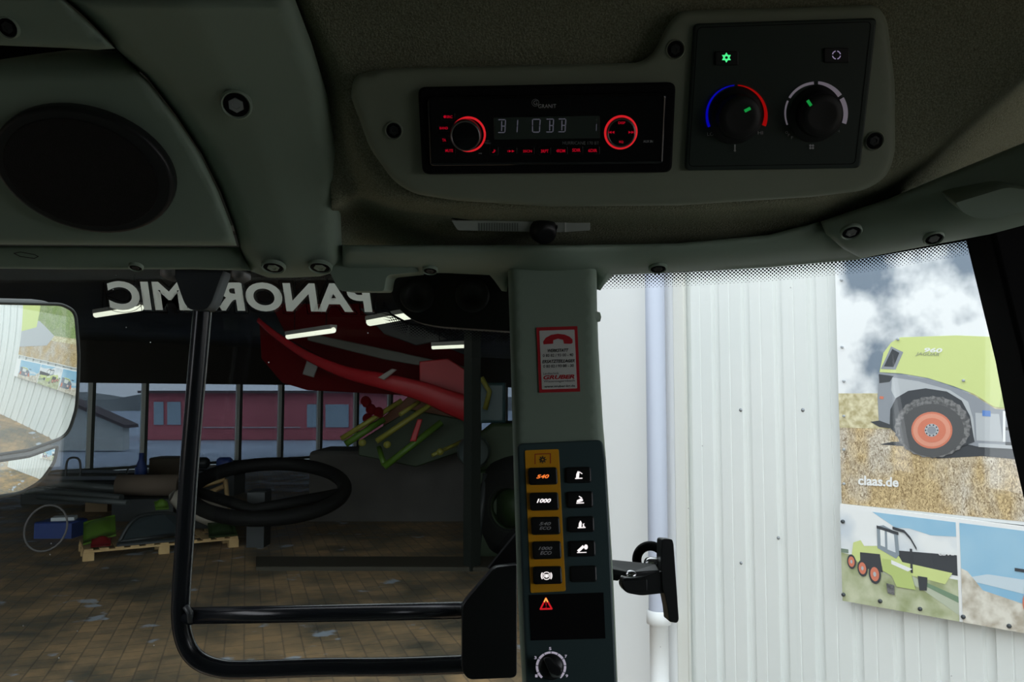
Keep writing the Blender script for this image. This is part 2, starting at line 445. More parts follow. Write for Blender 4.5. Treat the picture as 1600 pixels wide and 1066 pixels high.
# screws with washers on the sheet
SCR = mat('screw_grey', (.3, .32, .34), .4, .6)
for px in (1157, 1254):
    mb = MB(); c = wallpt(wt(px), 0, 0); c.z = wall_pl.hit(px, 641).z
    mb.lathe(c - WN * .004, WN, [(0.013, 0), (.013, .005), (.008, .006), (.008, .012), (0, .013)], SCR, 12); obj('screw', mb, wr)
for px, py in ((1068, 867), (1216, 841), (1158, 880)):
    mb = MB(); c = wall_pl.hit(px, py); mb.lathe(c - WN * .004, WN, [(0.011, 0), (.011, .005), (.007, .006), (.007, .012), (0, .013)], SCR, 12); obj('screw', mb, wr)
mb = MB(); mb.slab([wallpt(T_CORR, 0), wallpt(T_CORR, 6.2), wallpt(T_END, 6.2), wallpt(T_END, 0)], WN, -.25, .02, PLASTER)
obj('wall_front', mb, label='smooth white plastered wall end beside the downpipe', cat='wall', kind='structure')
# wall corner flashing
mb = MB(); mb.slab([wallpt(T_CORR + .03, 0), wallpt(T_CORR - .07, 0), wallpt(T_CORR - .07, 6.2), wallpt(T_CORR + .03, 6.2)], WN, 0, .035, mat('cream_flashing', (.72, .72, .68), .5), .006)
obj('trim_1', mb, label='cream corner flashing between corrugated sheet and plaster', cat='trim', kind='structure')
# downpipe
ZINC = mat('painted_downpipe', (.47, .50, .60), .45)
WPIPE = mat('white_pipe', (.8, .81, .82), .5)
zj = wall_pl.hit(1040, 955).z
dp = root('downpipe', wallpt(T_PIPE, 0, .13), 'blue-grey rain downpipe with white lower section against the white wall', 'downpipe')
mb = MB(); mb.lathe(wallpt(T_PIPE, zj, .13), (0, 0, 1), [(.075, 0), (.075, 5), (0, 5)], ZINC, 28); obj('upper_pipe', mb, dp, label='blue-grey upper pipe')
mb = MB(); mb.lathe(wallpt(T_PIPE, 0, .13), (0, 0, 1), [(0, 0), (.07, 0), (.07, zj - .07), (.092, zj - .06), (.092, zj + .03), (.078, zj + .04)], WPIPE, 28); obj('lower_pipe', mb, dp, label='white lower pipe with socket collar')

# ---------------------------------------------------------------- printed boards on the wall
def pm(name, c, n=None): return mat('print_' + name, c, .6, noise=n, coords='Generated') if n is None else mat('print_' + name, c, .6, noise=n)  # board print colours paled to put light haze into them
SKYP = mat('print_cloudy_sky', (.20, .25, .32), .6, noise=(2.1, (.90, .91, .93), 5, .42, .56))
FIELD2 = mat('print_grass_edge', (.48, .41, .22), .6, noise=(26, (.80, .73, .5), 8, .36, .64))
def stubble(name, a, b, c):
    m = bpy.data.materials.new(name); m.use_nodes = True; nt = m.node_tree; p = nt.nodes['Principled BSDF']; p.inputs['Roughness'].default_value = .6
    t = nt.nodes.new('ShaderNodeTexCoord'); mp = nt.nodes.new('ShaderNodeMapping'); mp.inputs['Scale'].default_value = (1, 1, .55); nt.links.new(t.outputs['Object'], mp.inputs['Vector'])
    n1 = nt.nodes.new('ShaderNodeTexNoise'); n1.inputs['Scale'].default_value = 70; n1.inputs['Detail'].default_value = 6; n1.inputs['Distortion'].default_value = 2.0
    n2 = nt.nodes.new('ShaderNodeTexNoise'); n2.inputs['Scale'].default_value = 5; n2.inputs['Detail'].default_value = 4
    r1 = nt.nodes.new('ShaderNodeValToRGB'); r1.color_ramp.elements[0].color = (*a, 1); r1.color_ramp.elements[1].color = (*b, 1); r1.color_ramp.elements[0].position = .34; r1.color_ramp.elements[1].position = .66
    mx = nt.nodes.new('ShaderNodeMix'); mx.data_type = 'RGBA'; mx.blend_type = 'MULTIPLY'; mx.inputs[7].default_value = (*c, 1)
    rr = nt.nodes.new('ShaderNodeMapRange'); rr.inputs['From Min'].default_value = .4; rr.inputs['From Max'].default_value = .6
    for n in (n1, n2): nt.links.new(mp.outputs[0], n.inputs['Vector'])
    nt.links.new(n1.outputs['Fac'], r1.inputs['Fac']); nt.links.new(n2.outputs['Fac'], rr.inputs['Value']); nt.links.new(rr.outputs[0], mx.inputs[0]); nt.links.new(r1.outputs['Color'], mx.inputs[6]); nt.links.new(mx.outputs[2], p.inputs['Base Color']); return m
FIELD = stubble('print_stubble_field', (.24, .18, .12), (.86, .78, .66), (.95, .80, .52))
LIME = pm('lime', (.66, .74, .30)); LIME2 = pm('lime_shadow', (.52, .62, .22)); GREYB = pm('grey_body', (.30, .32, .36)); GREYL = pm('light_grey', (.50, .52, .55))
DARK = pm('dark', (.055, .06, .07)); TYRE = mat('print_tyre', (.10, .10, .105), .6, noise=(45, (.24, .235, .24), 4, .4, .6)); RIM = pm('rim', (.70, .22, .14)); RIM2 = pm('rim_light', (.78, .34, .24))
WHT = pm('white', (.90, .90, .91)); BLUEP = mat('print_blue_sky', (.25, .50, .72), .6, noise=(2.2, (.42, .64, .80), 3, .3, .7)); CLOUDP = mat('print_clouds', (.60, .66, .74), .6, noise=(2.5, (.88, .89, .90), 4, .38, .55))
GRASSP = mat('print_meadow', (.34, .38, .20), .6, noise=(8, (.62, .64, .46), 6, .35, .65)); HAYP = mat('print_hay', (.48, .42, .34), .6, noise=(16, (.80, .76, .68), 6, .35, .65))
BOARD = mat('board_edge', (.75, .76, .76), .6)
T_L = wt(1316); PIC = (wall_pl.hit(1321, 900) - wall_pl.hit(1509.5, 900)).length
T_R = T_L - 6 * PIC
def prx(px, py, h=0.0): return wall_pl.hit(px, py, h)
# big board: outline from its seen edge to its far end
z_mid = wall_pl.hit(1321, 786).z
bb_pts = [wallpt(T_L, z_mid - .02), wallpt(T_R, z_mid - .02 ), wallpt(T_R, 5.0), wallpt(T_L, 5.0)]
brd = root('billboard', wallpt((T_L + T_R) / 2, z_mid, .06), 'large printed board showing a lime-green forage harvester on a stubble field', 'billboard')
mb = MB(); mb.slab(bb_pts, WN, .03, .05, BOARD); obj('board', mb, brd)
mb = MB(); H = .052
zh = wall_pl.hit(1321, 615).z
mb.face([wallpt(T_L, zh, H), wallpt(T_R, zh, H), wallpt(T_R, 5.0, H), wallpt(T_L, 5.0, H)], SKYP)
mb.face([wallpt(T_L, z_mid, H), wallpt(T_R, z_mid, H), wallpt(T_R, zh, H), wallpt(T_L, zh, H)], FIELD)
mb.face([wallpt(T_L, zh - .22, H + .001), wallpt(T_R, zh - .22, H + .001), wallpt(T_R, zh, H + .001), wallpt(T_L, zh, H + .001)], FIELD2)
bp = wall_pl
def pr(pts, m, l): mb.print_(pts, bp, H + .001 * l, m)
# shadow under the machine, rear body continuing toward the tractor cab in the picture
pr([(1380, 694), (1420, 697), (1470, 716), (1540, 712), (1640, 722), (1760, 735), (1760, 700), (1500, 690), (1400, 690)], DARK, 2)
hood = [(1381, 577), (1386, 552), (1398, 536), (1412, 528), (1500, 525), (1600, 529), (1700, 535), (1760, 545), (1760, 655), (1650, 645), (1600, 639), (1558, 636), (1527, 616), (1496, 604), (1455, 591), (1414, 584), (1380, 582)]
pr(hood, LIME, 3)
pr([(1566, 637), (1573, 600), (1600, 560), (1640, 540), (1700, 540), (1700, 648)], LIME2, 4)
pr([(1398, 542), (1417, 551), (1405, 578), (1382, 577)], GREYB, 4)
pr([(1400, 546), (1411, 552), (1402, 574), (1387, 573)], DARK, 5)
body = [(1380, 582), (1414, 586), (1455, 593), (1496, 606), (1527, 618), (1560, 639), (1600, 642), (1760, 660), (1760, 715), (1600, 702), (1531, 697), (1500, 690), (1393, 667), (1379, 662), (1377, 620)]
pr(body, GREYB, 4)
pr([(1400, 590), (1440, 596), (1490, 610), (1518, 628), (1526, 655), (1529, 690), (1516, 650), (1495, 622), (1455, 608), (1425, 612), (1408, 628), (1398, 610)], GREYL, 5)
pr([(1379, 585), (1402, 588), (1396, 597), (1380, 599)], DARK, 5)
pr([(1366, 659), (1380, 657), (1396, 663), (1396, 669), (1380, 667)], DARK, 5)
pr([(1381, 619), (1387, 620), (1386, 624), (1380, 623)], RIM, 6)
arch = [(1396, 668), (1397, 640), (1406, 622), (1425, 611), (1452, 607), (1485, 612), (1508, 626), (1521, 650), (1528, 690), (1500, 700), (1420, 690)]
pr(arch, DARK, 6)
tread = []
for i in range(72):
    a = 2 * math.pi * i / 72; k = 1.0 if i % 3 else 1.035
    tread.append((1463 + 58 * k * math.cos(a), 667 + 47 * k * math.sin(a)))
pr(tread, TYRE, 7)
for rx, ry, m, l in ((50, 41, pm('tyre_wall', (.10, .10, .105)), 8), (32, 28.5, RIM, 9), (29, 25.5, RIM2, 10), (22, 19, RIM, 11), (11, 10, GREYL, 12), (7, 6, GREYB, 13)): mb.disc(1462, 672, rx, ry, bp, H + .001 * l, m)
for i in range(10):
    a = 2 * math.pi * i / 10; mb.disc(1462 + 9.3 * math.cos(a), 672 + 8.3 * math.sin(a), 1.2, 1.2, bp, H + .0135, DARK, 8)
pr([(1529, 645), (1566, 647), (1572, 690), (1531, 688)], GREYL, 5)
pr([(1540, 641), (1553, 642), (1553, 651), (1540, 650)], pm('blue_sticker', (.12, .25, .6)), 6)
for y in (645, 667, 690): pr([(1576, y), (1640, y + 3), (1640, y + 9), (1576, y + 5)], DARK, 6)
pr([(1572, 642), (1576, 642), (1576, 690), (1572, 690)], WHT, 6)
pr([(1534, 692), (1760, 705), (1760, 711), (1534, 698)], GREYL, 6)
mb.text('JAGUAR', (1436, 551, 1473, 557, 1.5), bp, H + .006, pm('grey_text', (.35, .38, .25)), bold=.02, shear=.3)
mb.text('960', (1450, 544, 1478, 551, 1.0), bp, H + .006, WHT, bold=.03, shear=.2)
mb.text('claas.de', (1347, 742, 1410, 757, 3.5), bp, H + .006, WHT, bold=.03)
BUSH = stubble('print_hedge', (.10, .16, .06), (.55, .60, .35), (.8, .9, .6))
def far(pts, m, l): mb.face([wallpt(T_R + x, z, H + .001 * l) for x, z in pts][::-1], m)
far([(0, zh), (.7, zh), (.9, zh + .9), (.8, zh + 1.7), (.4, zh + 2.1), (0, zh + 2.0)], WHT, 2)
far([(.5, zh - .1), (2.0, zh - .1), (2.1, zh + .9), (1.9, zh + 1.5), (1.4, zh + 1.75), (.8, zh + 1.7), (.5, zh + 1.2), (.55, zh + .5)], BUSH, 3)
far([(0, zh - .5), (.9, zh - .35), (1.1, zh - .1), (.6, zh + .2), (0, zh + .3)], GREYL, 4)
far([(0, zh - .1), (.5, zh + .05), (.6, zh + .6), (.3, zh + .9), (0, zh + .9)], LIME, 5)
obj('printed_picture', mb, brd)
for px, py in ((1325, 596), (1321, 439), (1322, 543), (1325, 650), (1325, 702), (1325, 755), (1511, 595), (1409, 531)):
    mb = MB(); mb.lathe(bp.hit(px, py, .066), WN, [(.008, -.012), (.008, 0), (.004, .001), (0, .001)], mat('washer_pale', (.42, .45, .48), .5), 10); obj('screw', mb, brd)
# lower strip board with a row of pictures, hung slightly out of true as in the photo
st = root('strip_board', wallpt((T_L + T_R) / 2, 1.0, .06), 'long narrow printed board of small machine pictures hung below the large board', 'banner')
S0, S1 = (1321, 786), (1600, 820); B0, B1 = (1322, 935), (1600, 984)
def line_at(p, q, t): 
    a, b = wall_pl.hit(*p), wall_pl.hit(*q); ta, tb = (a - P0).dot(WV), (b - P0).dot(WV); z = a.z + (b.z - a.z) * (t - ta) / (tb - ta); return z
sz1 = line_at(S0, S1, T_L - 1.0); bz1 = line_at(B0, B1, T_L - 1.0)
def stp(u, v, h=0.0):
    """u: metres from the strip's seen end; v: 0 bottom .. 1 top"""
    t = T_L - u; zt, zb = line_at(S0, S1, t), line_at(B0, B1, t); return wallpt(t, zb + (zt - zb) * v, h)
LEN = 6 * PIC
mb = MB(); mb.slab([stp(0, 0), stp(LEN, 0), stp(LEN, 1), stp(0, 1)], WN, .058, .076, WHT); obj('board', mb, st)
PW = (T_L - (wall_pl.hit(1504, 900) - P0).dot(WV)); GAP = (T_L - (wall_pl.hit(1509.5, 900) - P0).dot(WV)) - PW
def picture(i):
    mb = MB(); u0 = i * (PW + GAP); u1 = u0 + PW; h = .078
    def q(x, y, l): return stp(u0 + (u1 - u0) * x, y, h + .001 * l)
    def g(pts, m, l): mb.face([q(x, y, l) for x, y in pts], m)
    if i % 2 == 0:
        g([(0, .0), (1, .0), (1, .96), (0, .96)], CLOUDP, 0)
        g([(0.3, .96), (.5, .83), (.62, .84), (.8, .80), (1, .82), (1, .96)], BLUEP, 1)
        g([(0, 0), (1, 0), (1, .40), (.6, .42), (.3, .46), (0, .50)], GRASSP, 1)
        g([(.35, .36), (.7, .26), (1, .06), (1, .22), (.65, .36), (.5, .37)], pm('cut_swath', (.52, .56, .44)), 2)
        g([(0, .50), (.07, .50), (.07, .54), (0, .54)], pm('tree_band', (.2, .26, .2)), 2)
        # trailer
        g([(.48, .60), (1, .64), (1, .44), (.5, .46)], DARK, 2)
        g([(.48, .50), (.96, .46), (.90, .34), (.58, .38)], LIME, 3)
        g([(.62, .64), (.64, .64), (.64, .40), (.62, .40)], DARK, 4)
        # harvester body
        g([(.12, .62), (.2, .66), (.34, .66), (.5, .60), (.56, .48), (.4, .42), (.16, .42), (.1, .48)], LIME, 4)
        g([(.18, .67), (.34, .69), (.34, .62), (.22, .60)], WHT, 5)
        g([(.18, .53), (.36, .54), (.38, .36), (.18, .38)], DARK, 5)
        g([(.34, .82), (.4, .84), (.52, .78), (.53, .56), (.5, .52), (.34, .60)], pm('cab_glass', (.28, .33, .38)), 6)
        g([(.37, .79), (.41, .80), (.41, .62), (.37, .63)], CLOUDP, 7)
        g([(.43, .78), (.49, .76), (.5, .58), (.43, .60)], CLOUDP, 7)
        for (a, b), (c, d) in (((.34, .83), (.53, .79)), ((.48, .84), (.58, .82)), ((.58, .82), (.63, .76)), ((.63, .76), (.68, .66))):
            g([(a, b), (c, d), (c, d - .03), (a, b - .03)], DARK, 8)
        # pick-up header
        g([(.38, .50), (.46, .50), (.62, .42), (.66, .24), (.5, .24), (.46, .34), (.38, .38)], LIME2, 8)
        g([(.46, .50), (.64, .44), (.60, .41), (.46, .46)], WHT, 9)
        for cx, cy, r in ((.1, .42, .075), (.2, .37, .085), (.31, .33, .10)):
            for k, m, l in ((1, DARK, 7), (.72, RIM, 8), (.25, GREYL, 9)):
                g([(cx + r * .55 * k * math.cos(a), cy + r * k * math.sin(a)) for a in [2 * math.pi * j / 18 for j in range(18)]], m, l)
        g([(.41, .26), (.48, .25), (.48, .15), (.42, .16)], TYRE, 9)
        g([(.68, .38), (.76, .38), (.75, .25), (.69, .24)], DARK, 6)
        g([(.74, .33), (1, .24), (1, .18), (.74, .29)], pm('shade_green', (.2, .3, .2)), 3)
    else:
        g([(0, 0), (1, 0), (1, .96), (0, .96)], BLUEP, 0)
        g([(0, .42), (1, .30), (1, .52), (.7, .64), (.45, .5), (.2, .5)], pm('haze', (.62, .72, .80)), 1)
        g([(0, 0), (1, 0), (1, .24), (.5, .26), (.16, .34), (.05, .5), (0, .52)], HAYP, 2)
        g([(.46, .26), (.46, .42), (.55, .54), (.66, .60), (.95, .60), (.95, .16), (.6, .16)], pm('combine_body', (.22, .25, .30)), 3)
        g([(.55, .5), (.6, .6), (.85, .62), (.85, .58), (.64, .57), (.58, .5)], LIME, 4)
        g([(.40, .60), (.5, .60), (.52, .57), (.40, .57)], DARK, 4)
        g([(.62, .54), (.82, .56), (.82, .40), (.66, .38)], pm('number_plate', (.75, .78, .76)), 5)
        g([(.58, .34), (.66, .35), (.66, .26), (.58, .25)], WHT, 5)
        g([(.58, .30), (.62, .35), (.645, .35), (.58, .27)], RIM, 6); g([(.605, .255), (.66, .32), (.66, .285), (.635, .257)], RIM, 6)
        for cx in (.48, .9): g([(cx + .035 * math.cos(a), .28 + .10 * math.sin(a)) for a in [2 * math.pi * j / 16 for j in range(16)]], RIM, 5)
    if i == 0: 
        mb.text('CLAAS', (1475, 858, 1500, 865, 0), bp, .090, WHT, bold=.03)
    obj('printed_picture', mb, st)
n_pic = 6
for i in range(n_pic): picture(i)
for px, py in ((1326, 813), (1327, 926), (1384, 936), (1446, 948), (1513, 960), (1584, 974)):
    mb = MB(); mb.lathe(bp.hit(px, py, .090), WN, [(.012, -.012), (.012, 0), (.006, .003), (0, .003)], mat('dark_screw', (.08, .09, .10), .4, .5), 10); obj('screw', mb, st)

# ---------------------------------------------------------------- the hall
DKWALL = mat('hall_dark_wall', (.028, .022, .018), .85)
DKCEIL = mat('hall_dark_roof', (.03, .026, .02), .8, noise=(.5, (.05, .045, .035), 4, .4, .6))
CEIL = 4.25
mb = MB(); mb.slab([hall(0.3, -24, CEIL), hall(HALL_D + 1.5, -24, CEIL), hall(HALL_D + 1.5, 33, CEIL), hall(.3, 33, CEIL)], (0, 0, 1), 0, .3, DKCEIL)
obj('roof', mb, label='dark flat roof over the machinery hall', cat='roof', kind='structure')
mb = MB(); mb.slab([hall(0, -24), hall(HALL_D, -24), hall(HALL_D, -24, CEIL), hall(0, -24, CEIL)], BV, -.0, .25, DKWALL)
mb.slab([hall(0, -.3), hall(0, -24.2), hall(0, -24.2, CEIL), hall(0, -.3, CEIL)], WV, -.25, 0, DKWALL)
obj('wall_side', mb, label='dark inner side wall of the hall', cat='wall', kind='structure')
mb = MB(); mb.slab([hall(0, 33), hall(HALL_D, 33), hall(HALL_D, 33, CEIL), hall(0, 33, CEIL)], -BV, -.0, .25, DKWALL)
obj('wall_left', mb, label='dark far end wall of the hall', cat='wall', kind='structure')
GX = W(141, 620, 26.0); b_left = (GX - KC).dot(-BV)      # first mullion seen
HALL_D2 = (Vector((GX.x, GX.y, 0)) - KC).dot(WV)
ZH = 2.86
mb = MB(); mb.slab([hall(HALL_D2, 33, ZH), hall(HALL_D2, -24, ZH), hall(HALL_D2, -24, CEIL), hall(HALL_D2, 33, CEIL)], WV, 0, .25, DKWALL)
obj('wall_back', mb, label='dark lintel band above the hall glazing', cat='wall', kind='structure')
MUL = mat('mullion_grey', (.85, .86, .80), .6); MULD = mat('mullion_dark', (.05, .06, .05), .5)
DIM_GLASS = glass('hall_glass_dimmed', (.34, .365, .41))  # tint added to darken everything seen through the hall glazing
hw = root('window_3', hall(HALL_D2, b_left, 0), 'long row of floor-to-lintel windows at the back of the hall, tint added to dim the view', 'window', kind='structure')
mb = MB(); mb.slab([hall(HALL_D2 + .1, 33), hall(HALL_D2 + .1, -24), hall(HALL_D2 + .1, -24, ZH), hall(HALL_D2 + .1, 33, ZH)], WV, 0, .012, DIM_GLASS); obj('pane', mb, hw)
cols = [wb for wb in [b_left + 1.66 * k for k in range(-22, 14)]]
for wb in cols:
    if wb < -23.5 or wb > 32: continue
    mb = MB(); mb.box(hall(HALL_D2 + .0, wb, ZH / 2), (.12, .12, ZH), MUL, Matrix.Rotation(A, 3, 'Z')); mb.box(hall(HALL_D2 - .02, wb - .10, ZH / 2), (.10, .10, ZH), MULD, Matrix.Rotation(A, 3, 'Z')); obj('mullion', mb, hw)
mb = MB(); mb.box(hall(HALL_D2, 4.5, .05), (57, .14, .10), MULD, Matrix.Rotation(A, 3, 'Z')); obj('sill', mb, hw)

# ceiling lamps
LAMP = mat('lamp_tube', (.9, .9, .85), .4, emit=(1, .98, .82), estr=1.1 * EM)
def lamp(px0, py0, px1, py1, label, w=.11, d=13.0):
    a, b = W(px0, py0, d), W(px1, py1, d * (620 - py0) / (620 - py1)); b.z = a.z; dd = (b - a).normalized(); s = dd.cross(Vector((0, 0, 1)))
    r = root('ceiling_lamp', (a + b) / 2 + Vector((0, 0, .1)), label, 'lamp', 'fluorescent lamps under the hall roof')
    mb = MB(); mb.slab([a - s * w, b - s * w, b + s * w, a + s * w], (0, 0, 1), .02, .08, mat('lamp_body', (.3, .3, .28), .5)); obj('housing', mb, r)
    mb = MB(); mb.tube([a, b], w * .8, LAMP, 10); obj('lamp_tube', mb, r)
    for q in (a.lerp(b, .15), a.lerp(b, .85)): mb = MB(); mb.tube([q + Vector((0, 0, .06)), Vector((q.x, q.y, CEIL))], .008, BLKM, 6); obj('hanger', mb, r)
lamp(450, 526, 521, 516, 'long lit strip lamp above the red machine, middle one of the three over it', .055)
lamp(578, 503, 650, 490, 'lit strip lamp partly hidden by the black camera bracket', .08, 12)
lamp(676, 543, 747, 540, 'small lit strip lamp low beside the dark steel post', .04)
lamp(150, 492, 220, 481, 'lit strip lamp below the mirrored letters, beside the tube bracket', .06)

# steel post and floor rail
STL = mat('dark_green_steel', (.008, .012, .009), .6)
pc = W(738, 620, 11.3); pc.z = 0
mb = MB(); mb.box(pc + Vector((0, 0, CEIL / 2)), (.17, .17, CEIL), STL, Matrix.Rotation(A, 3, 'Z')); obj('column', mb, label='dark steel post carrying the hall roof', cat='post', kind='structure')
def g0(px, py, z=0.0):
    pl = Plane((0, 0, z), (0, 0, 1)); return pl.hit(px, py)
mb = MB(); mb.slab([g0(400, 892), g0(800, 893), g0(800, 876), g0(400, 876)], (0, 0, 1), 0, .06, mat('rail_brown', (.035, .03, .018), .7), .01)
obj('trim_2', mb, label='low dark floor rail running past the steel post', cat='rail', kind='structure')

# things lying in the hall -------------------------------------------------
WOOD = mat('pallet_wood', (.42, .27, .12), .8, noise=(6, (.55, .38, .18), 4, .3, .7)); GRNM = mat('green_paint', (.07, .15, .012), .5); GRND = mat('green_dark', (.012, .03, .005), .6)
REDM = mat('red_paint', (.42, .012, .02), .5); REDD = mat('dark_red_paint', (.10, .004, .006), .9, spec=.05); GREYM = mat('tarp_grey', (.085, .078, .072), .85, noise=(2, (.06, .055, .05), 5, .3, .7))
DKM = mat('dark_metal', (.02, .024, .026), .5); BLUM = mat('blue_paint', (.02, .05, .22), .5); SACK = mat('sack', (.42, .38, .32), .9, bump=(12, .5, .02)); CARD = mat('cardboard', (.20, .14, .08), .9)
YELM = mat('yellow_green_bar', (.22, .21, .03), .5); CLR = mat('clear_door', (.03, .04, .045), .1)
def seat(px, py, X, Yd): return g0(px, py)
pa, pb = g0(130, 878), g0(372, 855); pd = (pb - pa).normalized(); pn = Vector((-pd.y, pd.x, 0)); PL_ = (pb - pa).length
pal = root('pallet', (pa + pb) / 2 + pn * .5, 'long wooden pallet loaded with salvaged machine covers on the hall floor', 'pallet')
rotp = Matrix.Rotation(math.atan2(pd.y, pd.x), 3, 'Z')
def pp(u, v, z): return pa + pd * (u * PL_) + pn * v + Vector((0, 0, z))
for v in (.06, .5, .94):
    mb = MB(); mb.box(pp(.5, v, .135), (PL_, .11, .03), WOOD, rotp, .003); obj('stringer', mb, pal)
    for u in (.03, .5, .97): mb = MB(); mb.box(pp(u, v, .06), (.15, .11, .12), WOOD, rotp, .004); obj('block', mb, pal)
for k in range(11): mb = MB(); mb.box(pp(.03 + .094 * k, .5, .162), (.12, 1.0, .022), WOOD, rotp, .002); obj('deck_board', mb, pal)
def thingbox(name, u, v, z, size, m, label, cat, rz=0, bev=.03, parts=()):
    R = rotp @ Matrix.Rotation(rz, 3, 'Z'); mb = MB(); mb.box(pp(u, v, z + size[2] / 2), size, m, R, bev); return obj(name, mb, label=label, cat=cat)
# dark glazed cab door lying on the pallet
dr = root('cab_door', pp(.45, .45, .175), 'dark-framed curved glazed cab door lying on the pallet', 'cab door')
path = [pp(.22, .15, .22), pp(.28, .2, .45), pp(.36, .3, .56), pp(.55, .5, .55), pp(.62, .55, .45), pp(.64, .4, .22)]
mb = MB(); mb.tube(smooth_line([tuple(p) for p in path], 6), .03, DKM, 8); mb.tube([path[0], path[-1]], .03, DKM, 8); obj('frame', mb, dr)
mb = MB(); mb.slab(smooth_line([tuple(p) for p in path], 4), (path[1] - path[0]).cross(path[-1] - path[0]), -.004, .004, CLR); obj('glass_pane', mb, dr)
def cover(name, pts, m, label, cat, thick=.03, bev=.01):
    """curved panel from four corner points, bulged upward"""
    mb = MB(); a, b, c, d = [Vector(p) for p in pts]; n = (b - a).cross(d - a).normalized(); n = n if n.z > 0 else -n; N = 6; G = []
    for i in range(N + 1):
        row = []
        for j in range(N + 1):
            u, v = i / N, j / N; p = (a * (1 - u) + b * u) * (1 - v) + (d * (1 - u) + c * u) * v; row.append(p + n * (.10 * math.sin(math.pi * u) * math.sin(math.pi * v)))
        G.append(row)
    for off, fl in ((0, 1), (-thick, 0)):
        V = [[mb.bm.verts.new(p + n * off) for p in r] for r in G]
        for i in range(N):
            for j in range(N): f = mb.bm.faces.new((V[i][j], V[i + 1][j], V[i + 1][j + 1], V[i][j + 1])); f.smooth = True; f.material_index = mb.mi(m)
        if off == 0: V0 = V
    rim = [(i, 0) for i in range(N)] + [(N, j) for j in range(N)] + [(i, N) for i in range(N, 0, -1)] + [(0, j) for j in range(N, 0, -1)]
    for q in range(len(rim)):
        (i, j), (k, l) = rim[q], rim[(q + 1) % len(rim)]; f = mb.bm.faces.new((V0[i][j], V0[k][l], V[k][l], V[i][j])); f.material_index = mb.mi(m)
    return obj(name, mb, label=label, cat=cat)
cover('machine_cover', [pp(.0, .2, .23), pp(.20, .2, .33), pp(.22, .9, .53), pp(.02, .9, .45)], GRNM, 'bright green machine cover at the mirror end of the pallet', 'machine cover')
cover('machine_cover', [pp(.47, .55, .63), pp(.56, .55, .63), pp(.56, .75, .72), pp(.47, .75, .72)], GRNM, 'small green cover piece on top of the glazed cab door', 'machine cover')
cover('machine_cover', [pp(.80, .05, .20), pp(1.0, .05, .20), pp(1.0, .40, .36), pp(.82, .40, .36)], GRND, 'dark green machine cover at the pallet end behind the black tube', 'machine cover')
cover('fender', [pp(.04, -.02, .22), pp(.16, -.02, .22), pp(.17, .12, .30), pp(.05, .12, .30)], REDD, 'dark red fender piece low on the pallet', 'fender')
thingbox('steel_sheet', .45, .03, .18, (PL_ * .5, .12, .05), DKM, 'dark steel sheet edge along the front of the pallet', 'steel sheet')
# white sack slumped on the load
mb = MB(); c = pp(.76, .80, .74); mb.lathe(c - Vector((0, 0, .12)), pd + Vector((0, 0, -.45)), [(0, -.45), (.10, -.4), (.2, -.2), (.24, .1), (.25, .35), (.15, .5), (0, .55)], SACK, 16)
obj('sack', mb, label='pale slumped sack on the pallet beside the black tube', cat='sack')
# A-shaped wooden frame behind
fr = root('wooden_frame', g0(340, 822), 'yellow wooden corner frame standing beside the black ring', 'wooden frame')
dep = 14.5
for a, b in (((300, 764), (352, 749)), ((352, 749), (358, 812)), ((304, 780), (350, 760))):
    mb = MB(); mb.tube([W(a[0], a[1], dep), W(b[0], b[1], dep)], .045, WOOD, 4); obj('beam', mb, fr)
mb = MB(); mb.tube([W(358, 812, dep), g0(362, 828)], .05, WOOD, 4); obj('beam', mb, fr)
# brown drum lying on a crate
def standbox(name, px, py, wpx, h, dm, m, label, cat, rz=0.0, bev=.03):
    c = g0(px, py); w = wpx / FPX * c.y; mb = MB(); mb.box(c + Vector((0, dm / 2, h / 2)), (w, dm, h), m, Matrix.Rotation(rz, 3, 'Z'), bev); return obj(name, mb, label=label, cat=cat)
standbox('crate', 222, 815, 95, .45, .6, DKM, 'dark low crate under the brown roll', 'crate')
c = g0(222, 815); mb = MB(); mb.tube([c + Vector((-.62, .3, .66)), c + Vector((.6, .3, .66))], .21, mat('brown_roll', (.16, .12, .09), .85), 18); obj('material_roll', mb, label='brown roll of material lying on the dark crate', cat='roll')
standbox('cardboard_box', 150, 800, 34, .35, .4, CARD, 'small brown cardboard box beside the grey pipes', 'box')
for k, (x0, y0, x1, y1) in enumerate(((40, 752, 182, 764), (20, 764, 190, 778), (60, 776, 200, 786))):
    mb = MB(); mb.tube([W(x0, y0, 17 - k), W(x1, y1, 16 - k)], .08 - .015 * k, mat('pipe_grey', (.07, .08, .08), .5), 10)
    obj('pipe', mb, label=('long grey pipe, topmost behind the mirror arm', 'long grey pipe in the middle of the loose pipes', 'thin grey pipe, lowest of the loose pipes')[k], cat='pipe', group='loose grey pipes in the hall')
mb = MB(); mb.box(g0(110, 790) + Vector((0, .6, .27)), (2.4, .9, .54), DKM, None, .04); obj('pipe_rack', mb, label='dark low rack holding the loose grey pipes', cat='rack')
# blue case with white papers
bc = standbox('tool_case', 82, 842, 58, .28, .5, BLUM, 'blue tool case on the floor beside the pallet', 'case')
c = g0(82, 842); mb = MB(); mb.box(c + Vector((.05, .25, .31)), (.36, .26, .06), mat('paper_white', (.6, .65, .68), .7), Matrix.Rotation(.3, 3, 'Z'), .01); obj('paper_stack', mb, label='white papers lying on the blue tool case', cat='papers')
# hose reel ring
mb = MB(); c = g0(70, 862); P = [c + Vector((.33 * math.cos(a), .1 * math.sin(a), .36 + .34 * math.sin(a))) for a in [2 * math.pi * k / 28 for k in range(28)]]; mb.tube(P, .016, mat('hoop_grey', (.16, .15, .15), .6), 8, closed=True)
obj('wheel_rim', mb, label='thin grey hoop rim leaning beside the blue tool case', cat='rim')
